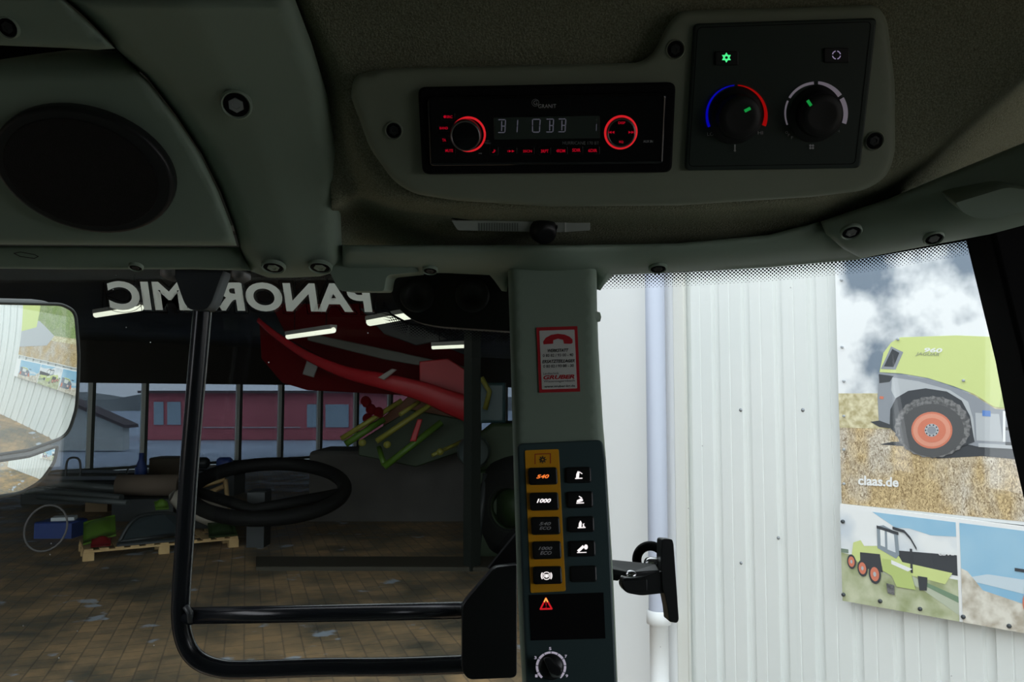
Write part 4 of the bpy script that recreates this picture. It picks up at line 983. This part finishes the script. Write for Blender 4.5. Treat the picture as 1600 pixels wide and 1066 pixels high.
def ringknob(px, py, r, lit, parent):
    dd = rf.depth(px, py); R = r / FPX * dd; c = rf.hit(px, py)
    mb = MB(); mb.lathe(c, rf.n, [(R * 1.09, .0), (R * 1.06, .0012), (R * .98, .0014), (R * .96, .0010)], RED_E, 48); k = obj('ring_light', mb, parent, label='red glowing ring')
    mb = MB(); hgt = .010 if lit else .003
    off = rf.n * 0
    mb.lathe(c + (RT * -.0018 if lit else off), rf.n, [(R * .97, .0005), (R * .95, hgt * .7), (R * .90, hgt), (R * .84, hgt + .0002), (R * .82, hgt - .0004)], mat('ring_silver', (.30, .28, .28), .3, .9), 48)
    mb.lathe(c + (RT * -.0018 if lit else off), rf.n, [(R * .83, hgt - .0004), (R * .3, hgt + .0002), (0, hgt + .0002)], BLKG, 48); return obj('volume_knob' if lit else 'control_pad', mb, parent)
ringknob(732, 210, 25, True, rad)
cpad = ringknob(970, 207, 24, False, rad)
mb = MB(); q = rf.up(.004)
mb.text('DISP', (966, 190, 977, 194), q, 0, RED_D, bold=.02); mb.text('EQ', (967.5, 220, 974, 224), q, 0, RED_D, bold=.02)
for sx, x in ((-1, 958), (1, 984)):
    for k in (0, 4.5): mb.print_([(x + sx * (k - 2), 204.5), (x + sx * (k + 2), 206.7), (x + sx * (k - 2), 209)], q, 0, RED_D)
    mb.stroke([(x + sx * 8 - sx * 1, 204.5), (x + sx * 8 - sx, 209)], 1, q, 0, RED_D)
obj('key_legend', mb, cpad)

# climate panel ------------------------------------------------------------
cl = root('climate_panel', con.hit(1210, 265), 'dark climate control panel with two dials and lit snowflake key', 'climate panel')
mb = MB(); o = rnd([(1083, 37), (1368, 28), (1342, 262), (1069, 266)], 9); mb.slab([cf.hit(x, y) for x, y in o], cf.n, .0, .0035, ACP, .0015); cb = obj('panel', mb, cl)
mb = MB(); o2 = rnd([(1090, 43), (1361, 34), (1336, 256), (1076, 260)], 8); ac = cf.up(.0036)
N_ = len(o2); mb.stroke(o2, 1.0, ac, .0001, BLKM, closed=True); obj('groove', mb, cb)
def kbtn(x0, y0, x1, y1):
    mb = MB(); mb.slab([ac.hit(x, y) for x, y in rnd(rect(x0, y0, x1, y1), 3)], ac.n, -.001, .0015, BLK, .0006); return obj('key', mb, cl)
k1 = kbtn(1117, 80, 1153, 102); k2 = kbtn(1287, 75, 1326, 98)
mb = MB(); q = ac.up(.0018); star = []
for i in range(12):
    a = math.pi * i / 6; r = 8 if i % 2 == 0 else 4.8; star.append((1135 + r * math.sin(a), 90 - r * math.cos(a)))
mb.print_(star, q, 0, GRN_E); mb.disc(1135, 90, 2.2, 2.2, q, .0002, BLK); obj('snowflake_symbol', mb, k1, label='green lit snowflake symbol')
mb = MB()
for i in range(4): mb.arc(1307, 86, 5.4, 7, i * 90 + 10, i * 90 + 78, q, 0, VIO_E, 6)
obj('recirculation_symbol', mb, k2, label='violet circular arrows symbol')
def dial(px, py, r, ang, name):
    dd = ac.depth(px, py); R = r / FPX * dd; c = ac.hit(px, py); mb = MB()
    mb.lathe(c, ac.n, [(R * 1.3, 0), (R * 1.28, .0012), (R * 1.02, .0014), (R, .002), (R * .97, .010), (R * .90, .012), (R * .6, .0115), (0, .0115)], mat('dial_black', (.006, .007, .007), .55), 48); k = obj(name, mb, cl)
    mb = MB(); a = math.radians(ang); ux, uy = math.sin(a), -math.cos(a); q = ac.up(.0122)
    x0, y0 = px + ux * r * .50, py + uy * r * .50; x1, y1 = px + ux * r * .72, py + uy * r * .72; mb.stroke([(x0, y0), (x1, y1)], 5, q, 0, GRN_D); obj('pointer', mb, k, label='green lit pointer')
dial(1150, 181, 33.5, 62, 'temperature_dial'); dial(1276, 178, 33.5, -34, 'fan_dial')
mb = MB(); q = ac.up(.0018)
mb.arc(1151, 181, 44, 48.5, -112, -4, q, 0, BLUE_E, 40, r0b=47); mb.arc(1151, 181, 47, 48.5, 2, 110, q, 0, RED_A, 40, r0b=42)
mb.arc(1275, 177, 47, 49.5, -112, -66, q, 0, LILAC, 16, r0b=46.5); mb.arc(1275, 177, 46, 49.5, -60, -4, q, 0, LILAC, 16, r0b=45); mb.arc(1275, 177, 45.5, 50, 4, 54, q, 0, LILAC, 16, r0b=42.5); mb.arc(1275, 177, 42.5, 50, 60, 110, q, 0, LILAC, 16, r0b=43)
mb.text('LO', (1105, 207, 1115, 212), ac, .0002, GREYTXT); mb.text('HI', (1184, 205, 1192, 210), ac, .0002, GREYTXT)
mb.text('O', (1227, 205, 1231, 209), ac, .0002, GREYTXT); mb.text('F', (1231, 209, 1234, 213), ac, .0002, GREYTXT); mb.text('F', (1236, 213, 1239, 217), ac, .0002, GREYTXT); mb.text('4', (1309, 203, 1312, 207), ac, .0002, DIMTXT)
mb.stroke([(1147.5, 226), (1147.5, 234)], 2, ac, .0016, GREYTXT); mb.disc(1147.5, 235, 1.8, 1.8, ac, .0016, GREYTXT)
for dx, dy in ((-2, -2), (2, -2), (2, 2), (-2, 2)): mb.disc(1267 + dx, 229 + dy, 1.9, 1.9, ac, .0016, GREYTXT, 10)
obj('scale_markings', mb, cb)

# ceiling light in the fabric lip --------------------------------------------
lp = Plane(W(815, 352, fab(815, 352) - .010), (0, -.80, -.60))
dl = root('reading_light', lp.hit(815, 358), 'slim clear map light with black swivel below the radio console', 'light')
mb = MB(); mb.slab([lp.hit(x, y) for x, y in rnd([(705, 343), (922, 346), (922, 359), (880, 362), (715, 359)], 3)], lp.n, -.014, .002, mat('light_lens', (.45, .49, .45), .3), .001)
for i in range(16): x = 748 + i * 4; mb.slab([lp.hit(x_, y_) for x_, y_ in rect(x, 347, x + 1.4, 359)], lp.n, .002, .0026, mat('lens_rib', (.12, .13, .12), .3))
obj('lens', mb, dl)
mb = MB(); mb.slab([lp.hit(x, y) for x, y in rect(882, 346, 884, 361)], lp.n, .0015, .0026, WHITE_P); obj('divider', mb, dl)
mb = MB(); mb.slab([lp.hit(x, y) for x, y in [(704, 340), (800, 339.5), (900, 343), (800, 345.5), (712, 343)]], lp.n, -.006, .001, BLKM); obj('gap', mb, dl)
mb = MB(); c = lp.hit(848, 358); mb.lathe(c, (.25, -.7, -.75), [(0, -.004), (.011, -.004), (.012, .003), (.009, .010), (.006, .011), (0, .009)], BLK, 24); obj('swivel', mb, dl, label='black swivel nozzle')
mb = MB(); mb.slab([lp.hit(x, y) for x, y in rnd([(838, 350), (872, 350), (868, 357), (858, 361), (845, 358)], 3)], lp.n, .001, .006, BLK, .001); obj('swivel_socket', mb, dl)

# header trim -------------------------------------------------------------
def hd(px, py):
    base = interp(px, [(500, .73), (1300, .73), (1600, .66), (1750, .62), (1960, .56)])
    e = interp(px, [(500, 428), (945, 428), (1060, 424), (1349, 402), (1547, 366), (1700, 330)])
    up = max(0, e - py); return base - .055 * (1 - math.exp(-up / 20.0))
head_out = [(535, 383), (700, 383), (900, 383), (1060, 380), (1200, 367), (1279, 347), (1300, 362), (1322, 384), (1345, 396), (1349, 403), (1340, 406), (1200, 418), (1060, 425), (958, 430), (948, 440), (938, 454), (931, 452), (929, 429), (796, 429), (792, 456), (784, 455), (772, 438), (765, 430), (700, 427), (610, 426), (535, 427)]
def hd1(px, py):
    d = hd(px, py)
    return d - .018 * sstep(1 - abs(px - 862) / 120.0)
mb = MB(); panel(mb, head_out, hd1, PLAST, roll=7, rolldepth=.008, thick=.035, step=12)
ht = obj('trim_3', mb, label='grey-green plastic header trim above the front window and pillar', cat='trim', kind='structure')
corner_out = [(1282, 346), (1390, 310), (1473, 275), (1600, 223), (1740, 150), (1960, 40), (1960, 262), (1740, 318), (1600, 352), (1547, 366), (1365, 400), (1346, 404), (1318, 390), (1290, 366)]
mb = MB(); panel(mb, corner_out, lambda x, y: hd(x, y) - .006, PLAST, roll=7, rolldepth=.008, thick=.04, step=12)
ct = obj('trim_4', mb, label='grey-green corner roof trim rising past the window corner', cat='trim', kind='structure')
def flat_screw(px, py, r, d, parent, nrm=(0, -.5, -.85), head=DKM, ring=PLAST):
    pl = Plane(W(px, py, d), nrm); return recess_screw(pl, px, py, r, parent, ring, head, lift=.002)
for px, py, r in ((1330, 363, 15), (1459, 373, 14)): flat_screw(px, py, r, hd(px, py) - .012, ct, head=STEEL)
for px, py, r in ((1028, 420, 13), (672, 423, 11)): flat_screw(px, py, r, hd1(px, py) - .004, ht, nrm=(0, -.35, -.93))
# grab-handle cover on the corner
cvp = Plane(W(1540, 320, .60), (-.1, -.85, -.5))
mb = MB(); mb.slab([cvp.hit(x, y) for x, y in rnd([(1493, 317), (1575, 292), (1600, 296), (1720, 320), (1720, 330), (1640, 322), (1560, 342), (1525, 342), (1505, 333)], [4, 14, 4, 1, 1, 10, 4, 6, 6])], cvp.n, -.03, 0, PLAST, .003); obj('handle_cover', mb, label='raised grey cover flap on the roof corner above the black pillar', cat='cover')
# black front pillar seal
bpn = Plane(W(1580, 450, .74), (-.1, -1, 0))
mb = MB(); mb.slab([bpn.hit(x, y) for x, y in [(1545, 345), (1600, 322), (1760, 300), (1760, 1150), (1730, 1150), (1625, 700), (1598, 560), (1572, 455), (1556, 390)]], bpn.n, -.05, 0, BLKM, .004)
obj('trim_5', mb, label='black window pillar at the corner of the cab', cat='trim', kind='structure')

# left-hand roof trims -------------------------------------------------------
big_out = [(86, -14), (130, 24), (183, 77), (232, 124), (275, 180), (315, 240), (345, 300), (364, 350), (374, 386), (380, 402), (392, 424), (420, 434), (455, 434), (500, 432), (528, 424), (538, 404), (534, 380), (531, 300), (527, 235), (512, 150), (486, 65), (456, -14)]
def bigd(px, py): return interp(py, [(-20, .50), (200, .60), (380, .675), (430, .70)]) + .00006 * abs(px - interp(py, [(0, 290), (200, 400), (400, 460)]))
mb = MB(); panel(mb, big_out, bigd, PLAST, roll=22, rolldepth=.03, thick=.05, step=13)
bt = obj('trim_6', mb, label='broad grey-green roof trim sweeping between loudspeaker and headliner', cat='trim', kind='structure')
recess_screw(Plane(W(369, 164, bigd(369, 164) - .001), (.1, -.7, -.7)), 369, 164, 22, bt, PLAST, STEEL, lift=.0035)
for px in (427, 500): flat_screw(px, 418, 17, bigd(px, 418) - .0, bt, (0, -.35, -.93), head=PLAST)
strip_out = [(-60, 384), (374, 386), (380, 402), (392, 423), (300, 421), (100, 421), (-60, 419)]
mb = MB(); panel(mb, strip_out, lambda x, y: .705, PLAST, roll=5, rolldepth=.006, thick=.06, step=14)
sb = obj('trim_7', mb, label='narrow grey-green trim ledge above the side window', cat='trim', kind='structure')
mb = MB(); q = Plane(W(42, 398, .7045), (0, -1, 0)); mb.stroke([(22, 396), (32, 394), (54, 398), (60, 401), (54, 404), (32, 401)], 1.2, q, .0002, DK_P, closed=True); obj('clip_outline', mb, sb)
flat_screw(212, 418, 10, .70, sb, (0, -.35, -.93))
# loudspeaker panel
spk_out = [(-60, 96), (0, 93), (60, 84), (110, 78), (183, 79), (232, 128), (275, 184), (313, 242), (341, 300), (360, 350), (370, 384), (-60, 382)]
def spd(px, py): return interp(py, [(60, .60), (120, .575), (200, .60), (384, .66)])
mb = MB(); panel(mb, spk_out, spd, PLAST, roll=9, rolldepth=.012, thick=.05, step=13)
sp = obj('trim_8', mb, label='grey-green moulded roof panel holding the round loudspeaker', cat='trim', kind='structure')
splp = Plane(W(130, 262, spd(130, 262) - .006), (W(130, 120, spd(130, 120)) - W(130, 380, spd(130, 380))).cross(Vector((1, 0, 0))))
if splp.n.y > 0: splp = Plane(splp.o, -splp.n)
sk = root('loudspeaker', splp.hit(130, 360), 'large oval black roof loudspeaker set in the grey panel', 'loudspeaker')
def spo(k, dx=0, dy=0): 
    out = []; th = math.radians(19)
    for i in range(60):
        a = 2 * math.pi * i / 60; x, y = 146 * k * math.cos(a), 92 * k * math.sin(a); out.append((132 + dx + x * math.cos(th) - y * math.sin(th), 263 + dy + x * math.sin(th) + y * math.cos(th)))
    return out
mb = MB(); mb.slab([splp.hit(x, y) for x, y in spo(1)], splp.n, -.01, .004, BLK, .003, 3); obj('rim', mb, sk)
mb = MB(); mb.slab([splp.hit(x, y) for x, y in spo(.86, -2, 3)], splp.n, .0, .0048, mat('speaker_mesh', (.006, .006, .006), .9, bump=(1500, 1, .001)), .001); obj('grille', mb, sk)
# upper corner trim
top_out = [(-60, -14), (84, -14), (128, 26), (180, 76), (150, 78), (100, 75), (0, 71), (-60, 70)]
mb = MB(); panel(mb, top_out, lambda x, y: .52 + .0003 * y, PLAST, roll=6, rolldepth=.008, thick=.04, step=13)
tt = obj('trim_9', mb, label='grey-green upper roof trim above the loudspeaker panel', cat='trim', kind='structure')
recess_screw(Plane(W(12, 43, .52 + .012), (0, -.8, -.6)), 12, 43, 16, tt, PLAST, DKM)
# black sheet standing in for the shade in the gap between trims
mb = MB(); mb.slab([W(x, y, .66) for x, y in ((-80, 60), (140, 66), (200, 74), (200, 100), (-80, 110))], (0, -1, 0), -.02, 0, BLKM)
obj('trim_10', mb, label='black sheet standing in for the shaded gap between the upper roof trims', cat='trim', kind='structure')
# block under the header trim
blk = Plane(W(570, 430, .71), (0, -1, -.1))
mb = MB(); mb.slab([blk.hit(x, y) for x, y in rnd([(505, 405), (640, 405), (655, 425), (604, 430), (600, 455), (530, 455)], [1, 1, 5, 8, 5, 8])], blk.n, -.05, 0, PLAST, .004)
obj('trim_11', mb, label='small grey-green trim block hanging under the header', cat='trim', kind='structure')
# black oval bracket plate with two bosses
ob = Plane(W(700, 470, .79), (0, -1, 0))
cbk = root('camera_bracket', ob.hit(700, 515), 'black rounded bracket plate with two round bosses beside the pillar', 'bracket')
mb = MB(); mb.slab([ob.hit(x, y) for x, y in rnd([(610, 426), (860, 426), (860, 522), (680, 510), (640, 500), (612, 470)], [8, 1, 1, 20, 28, 22])], ob.n, -.02, 0, mat('bracket_soft_black', (.009, .010, .010), .6), .003); obj('plate', mb, cbk)
for x in (652, 738):
    c = ob.hit(x, 462); mb = MB(); mb.lathe(c, ob.n, [(.017, 0), (.017, .003), (.015, .004), (.009, .0042), (.008, .001), (0, .001)], mat('bracket_boss', (.014, .015, .015), .5), 32); obj('boss', mb, cbk)

# pillar ------------------------------------------------------------------
pil = Plane(W(865, 430, .70), (0, -math.cos(math.radians(13)), math.sin(math.radians(13))))
pil_out = [(793, 410), (932, 410), (933, 480), (935, 540), (939, 610), (942, 660), (947, 720), (952, 800), (957, 880), (961, 966), (965, 1066), (969, 1160), (822, 1160), (816, 1066), (812, 1000), (807, 880), (804, 780), (801, 680), (799, 600), (796, 500)]
mb = MB(); panel(mb, pil_out, lambda x, y: pil.depth(x, y), PLAST, roll=10, rolldepth=.014, thick=.05, step=12)
pr_ = obj('pillar', mb, label='grey-green cab pillar carrying the sticker and switch panel', cat='pillar', kind='structure')
pf = pil.up(.0005)
mb = MB(); c = pil.hit(932, 494) ; mb.lathe(c + Vector((0, .008, 0)), (1, -.2, 0), [(0, 0), (.005, 0), (.004, .004), (0, .005)], PLAST, 14); obj('plug', mb, pr_)
# service sticker
ss = root('service_sticker', pf.hit(872, 613), 'white red-bordered workshop phone sticker on the pillar', 'sticker')
def qz(u, v):   # sticker coords -> px
    x = (838 + (902 - 838) * u) + v * 4.5; y = (512 + (614 - 512) * v) - u * 2.0 + 0.0; return (x, y)
mb = MB(); mb.slab([pf.hit(*qz(u, v)) for u, v in ((0, 0), (1, 0), (1, 1), (0, 1))], pf.n, 0, .0004, RED_P); obj('border', mb, ss, label='red border')
mb = MB(); ws = pf.up(.0004); mb.slab([ws.hit(*p) for p in rnd([qz(.07, .05), qz(.93, .05), qz(.93, .95), qz(.07, .95)], 1.5)], pf.n, 0, .0002, WHITE_P); wp = obj('sheet', mb, ss, label='white printed sheet')
mb = MB(); q = ws.up(.0004)
def st_text(t, u0, v0, u1, v1, m, b=.01, sh=0):
    x0, y0 = qz(u0, v0); x1, y1 = qz(u1, v1); mb.text(t, (x0, y0, x1 - (0), y1 + (u1 - u0) * 2, -(u1 - u0) * 2.0), q, 0, m, bold=b, shear=sh)
hs = [(.16, .26), (.15, .22), (.22, .16), (.35, .12), (.52, .105), (.68, .12), (.80, .155), (.87, .20), (.87, .25), (.83, .265), (.66, .26), (.64, .20), (.52, .18), (.40, .20), (.39, .255)]
mb.print_([qz(*p) for p in hs], q, 0, RED_P)
st_text('WERKSTATT', .25, .335, .76, .385, DK_P, .025, .25); st_text('0 80 82 / 93 00 - 40', .13, .41, .87, .455, DK_P, .01)
st_text('ERSATZTEILLAGER', .11, .50, .90, .55, DK_P, .025, .25); st_text('0 80 82 / 93 00 - 30', .13, .575, .87, .62, DK_P, .01)
st_text('Landtechnik', .12, .69, .50, .725, GREYDK, .01); st_text('GRUBER', .12, .735, .88, .80, RED_P, .04, .25); st_text('Wasentegernbach', .12, .81, .88, .855, GREYDK, .01); st_text('www.gruber-kg.de', .13, .89, .88, .935, DK_P, .02)
obj('lettering', mb, wp)

# switch panel ---------------------------------------------------------------
sw = root('switch_panel', pf.hit(885, 1100), 'dark slate switch panel with orange strip of speed buttons on the pillar', 'switch panel')
mb = MB(); o = rnd([(808, 694), (941, 688), (946, 720), (953, 850), (960, 1000), (966, 1150), (826, 1150), (819, 1000), (813, 850)], [9, 9, 1, 1, 1, 8, 8, 1, 1])
mb.slab([pf.hit(x, y) for x, y in o], pf.n, -.003, .0035, SLATE, .0018, 3); obj('panel', mb, sw)
sf = pf.up(.0036)
mb = MB(); mb.slab([sf.hit(x, y) for x, y in rnd([(820, 704), (873, 702), (884, 924), (829, 927)], 3)], sf.n, -.001, .0005, ORANGE, .0002); ors = obj('orange_strip', mb, sw, label='orange strip around the button column')
mb = MB(); q = sf.up(.0007); mb.stroke([(836, 725), (836, 710), (860, 709), (860, 724)], 1.3, q, 0, RED_P)
mb.disc(848, 718.5, 3.4, 3.4, q, .0001, DK_P); mb.disc(848, 718.5, 1.6, 1.6, q, .0002, ORANGE, 12)
for i in range(8): a = math.pi * i / 4; mb.stroke([(848 + 3.2 * math.sin(a), 718.5 - 3.2 * math.cos(a)), (848 + 5.4 * math.sin(a), 718.5 - 5.4 * math.cos(a))], 1.5, q, .0001, DK_P)
obj('gear_symbol', mb, ors)
BTN = mat('button_black', (.008, .009, .010), .4)
def btn(x0, y0, x1, y1, sk_=1.6, hh=.003):
    o = rnd([(x0, y0 + .5), (x1, y0 - .5), (x1 + sk_, y1 - .5), (x0 + sk_, y1 + .5)], 4.5); mb = MB(); mb.slab([sf.hit(x, y) for x, y in o], sf.n, -.001, hh, BTN, .0014, 3); return obj('button', mb, sw)
bq = sf.up(.0032)
ob5 = [btn(825, 731, 870, 758), btn(827, 770, 872, 798), btn(829, 808, 874, 836), btn(831, 846, 876, 874), btn(832, 885, 877, 913)]
rb5 = [btn(883, 730, 923, 755, 1, .0018), btn(885, 768, 926, 794, 1, .0018), btn(887, 807, 928, 832, 1, .0018), btn(889, 845, 930, 870, 1, .0018), btn(890, 884, 932, 910, 1, .0012)]
def leg(parent, fn, label=None):
    mb = MB(); fn(mb); return obj('button_symbol', mb, parent, label=label)
leg(ob5[0], lambda m: m.text('540', (838, 742, 858, 748, -.5), bq, 0, ORG_E, bold=.03, shear=.3), 'orange lit 540')
leg(ob5[1], lambda m: m.text('1000', (838.5, 779.5, 861, 786, -.3), bq, 0, WHT_E, bold=.04, shear=.3), 'white lit 1000')
leg(ob5[2], lambda m: (m.text('540', (842.5, 816, 861, 821), bq, 0, GREYTXT, bold=.02, shear=.3), m.text('ECO', (843, 823, 861, 828), bq, 0, GREYTXT, bold=.02, shear=.3)))
leg(ob5[3], lambda m: (m.text('1000', (841.5, 854.5, 863, 859.5), bq, 0, GREYTXT, bold=.02, shear=.3), m.text('ECO', (844, 861.5, 862, 867), bq, 0, GREYTXT, bold=.02, shear=.3)))
def fl(m):
    m.arc(854, 900, 5.2, 6.4, 0, 360, bq, 0, WHT_E); m.disc(854, 900.5, 2.6, 2.6, bq, 0, WHT_E, 14)
    m.arc(854, 900, 7.2, 9, 52, 128, bq, 0, WHT_E, 8); m.arc(854, 900, 7.2, 9, 232, 308, bq, 0, WHT_E, 8)
    m.stroke([(850.5, 902), (850.5, 898), (857.5, 898), (857.5, 902)], 1.0, bq, .0001, WHT_E)
leg(ob5[4], fl, 'white lit clutch symbol')
bq2 = sf.up(.0021)
leg(rb5[0], lambda m: (m.print_([(900, 747), (900.5, 741), (903, 736), (905.5, 739), (904.5, 747)], bq2, 0, WHT_E), m.stroke([(899, 748), (909.5, 747.5)], 1.6, bq2, .0001, WHT_E), m.stroke([(905, 737.5), (909.5, 740.5)], 1.3, bq2, .0001, WHT_E)))
leg(rb5[1], lambda m: (m.stroke([(901, 786.5), (912, 786)], 1.6, bq2, 0, WHT_E), m.print_([(901, 785), (901.5, 782), (907, 779), (910.5, 780), (911, 783), (905, 785)], bq2, .0001, WHT_E), m.stroke([(905, 776), (909, 778.5)], 1.6, bq2, .0001, WHT_E)))
leg(rb5[2], lambda m: (m.print_([(904, 824), (904.5, 818), (907, 813.5), (909, 817), (908.5, 824)], bq2, 0, WHT_E), m.stroke([(903, 825), (914.5, 824.5)], 1.5, bq2, .0001, WHT_E), m.print_([(910, 819), (913.5, 818), (912, 820.5), (914, 823.5), (910, 823.5), (911, 821)], bq2, .0001, WHT_E)))
leg(rb5[3], lambda m: (m.stroke([(904, 861), (911, 854.5)], 4.2, bq2, 0, WHT_E), m.stroke([(902, 863.8), (916, 863.3)], 1.3, bq2, .0001, WHT_E), m.disc(915.5, 855, 3, 4, bq2, .0001, WHT_E, 16)))
mb = MB(); mb.slab([sf.hit(x, y) for x, y in [(827, 930), (943, 926), (946, 998), (830, 1001)]], sf.n, -.001, .0006, BLKM, .0003); dsp = obj('warning_display', mb, sw)
mb = MB(); q = sf.up(.0008); tri = [(853, 935), (862, 951.5), (844.5, 952)]; mb.stroke(tri, 2.6, q, 0, RED_E, closed=True); mb.stroke([(850.5, 940.5), (853, 935.5), (855.5, 940.5)], 2.2, q, .0002, YEL_E); mb.stroke([(853, 941), (853.3, 946.5)], 1.5, q, .0001, RED_D); mb.disc(853.4, 949, .9, .9, q, .0001, RED_D, 8); obj('warning_triangle', mb, dsp, label='red lit warning triangle')
mb = MB()
for i in range(10):
    a0 = -142 + i * 28.4; mb.arc(861, 1042, 20.2, 23.8, a0 + 1.5, a0 + 26.9, sf, .0002, LILAC2, 5)
for t_, x, y in (('1', 838, 1056.5), ('3', 836.5, 1028), ('5', 859.5, 1014), ('7', 884, 1026), ('9', 885.5, 1056.5)): mb.text(t_, (x - 1.8, y - 2.4, x + 2, y + 2.2), sf, .0002, LILAC2, bold=.02)
obj('dial_scale', mb, sw)
c = sf.hit(861, 1042); R = 19.5 / FPX * sf.depth(861, 1042); mb = MB()
mb.lathe(c, sf.n, [(R, 0), (R * .98, .004), (R * .8, .006), (0, .006)], mat('knob_dark', (.02, .022, .024), .35), 36); kn = obj('speed_knob', mb, sw)
kp = sf.up(.006); mb = MB(); mb.slab([kp.hit(x, y) for x, y in rnd([(848, 1028), (858, 1026), (879, 1046), (874, 1056), (858, 1050)], 5)], sf.n, 0, .008, mat('knob_dark', (.02, .022, .024), .35), .002); obj('knob_grip', mb, kn)
mb = MB(); mb.slab([kp.hit(x, y) for x, y in rnd([(857, 1048), (862, 1046), (877, 1051), (876, 1058), (862, 1058)], 4)], sf.n, .001, .0055, mat('knob_inlay', (.22, .25, .24), .4), .001); obj('knob_pointer', mb, kn, label='grey knob pointer')

# window latch ---------------------------------------------------------------
la = root('window_latch', W(1000, 930, .83), 'black hinged window latch handle on the glass beside the pillar', 'latch')
LB = mat('latch_black', (.016, .018, .019), .42)
lpn = Plane(W(1010, 905, .80), (0, -1, .12))
mb = MB(); mb.slab([lpn.hit(x, y) for x, y in rnd([(1031, 843), (1034, 841), (1047, 842), (1049, 850), (1057, 966), (1054, 971), (1042, 969), (1040, 950), (1036, 930), (1032, 918), (1030, 880)], [2, 2, 3, 1, 4, 3, 3, 4, 4, 4, 2])], lpn.n, -.016, .012, LB, .003, 3); obj('handle', mb, la)
mb = MB(); mb.slab([lpn.hit(x, y) for x, y in rnd([(972, 902), (1000, 902), (1035, 890), (1036, 925), (1000, 929), (976, 925), (968, 914)], [5, 4, 1, 1, 6, 8, 6])], lpn.n, -.012, .010, LB, .003, 3); obj('arm', mb, la)
mb = MB(); mb.slab([lpn.hit(x, y) for x, y in rnd([(968, 905), (1008, 903), (1008, 922), (975, 922)], 3)], lpn.n, .010, .0135, BLK, .002, 3); obj('hinge_barrel', mb, la)
mb = MB(); ph = lpn.hit(1000, 898)
mb.slab([ph + Vector(v) for v in ((-.045, -.008, .010), (-.012, -.012, .004), (.018, -.008, .006), (.018, .012, .008), (-.045, .014, .014))], (0, 0, 1), -.004, 0, LB, .001); obj('strap', mb, la)
mb = MB(); mb.slab([lpn.hit(x, y) for x, y in rnd([(935, 886), (962, 886), (972, 898), (966, 908), (935, 904)], 3)], lpn.n, -.014, .002, LB, .002); obj('base', mb, la)
mb = MB(); mb.lathe(W(986, 896.5, .79), (0, -.35, 1), [(.0055, -.001), (.0055, .0008), (.003, .002), (0, .0023)], CHROME, 20); obj('rivet', mb, la, label='bright rivet')
mb = MB(); c = W(1017, 876, .845); mb.lathe(c, (-.35, -1, .1), [(.011, -.004), (.017, -.006), (.020, 0), (.017, .006), (.011, .004), (.010, 0), (.011, -.004)], RUB, 32); obj('rubber_washer', mb, la)
mb = MB(); mb.lathe(W(1020, 878, .82), (0, -.35, 1), [(.008, -.003), (.0085, .001), (.004, .003), (0, .003)], CHROME, 20); obj('rivet', mb, la, label='bright rivet')
mb = MB(); mb.tube([W(1007, 884, .83), W(1034, 886, .83)], .006, CHROME, 12); obj('pin', mb, la)

# unseen cab shell; rear and sides closed up to darken the cab -----------------------------------------
SHELL = mat('cab_shell', (.22, .24, .21), .7)
mb = MB(); mb.box((0, -.2, 2.93), (2.1, 2.4, .06), SHELL); obj('wall_top', mb, label='cab roof shell above the headliner', cat='roof', kind='structure')
mb = MB(); mb.box((0, .893, 2.765), (2.1, .03, .35), SHELL); obj('wall_header', mb, label='roof edge above the front windows', cat='wall', kind='structure')
mb = MB(); mb.box((0, .98, 1.55), (2.1, .04, .5), SHELL); obj('wall_dash', mb, label='cab front below the windows', cat='wall', kind='structure')
mb = MB(); mb.box((0, -1.2, 2.1), (2.1, .05, 1.6), SHELL); obj('wall_rear', mb, label='unseen cab rear wall behind the camera, closed to darken the cab', cat='wall', kind='structure')
for sx, nm in ((-1, 'wall_port'), (1, 'wall_starboard')):
    mb = MB(); mb.box((sx * 1.03, -.1, 1.75), (.05, 2.2, .9), SHELL); mb.box((sx * 1.03, -.1, 2.76), (.05, 2.2, .34), SHELL); mb.box((sx * 1.03, (-.44 if sx < 0 else -.85), 2.4), (.05, (1.50 if sx < 0 else .7), .6), SHELL); obj(nm, mb, label='unseen cab side wall, partly closed to hold back light', cat='wall', kind='structure')  # infill panels sized to cut side light and its reflection in the panes
mb = MB(); mb.box((0, -.1, 1.3), (2.1, 2.3, .06), SHELL); obj('floor_cab', mb, label='cab floor', cat='floor', kind='structure')
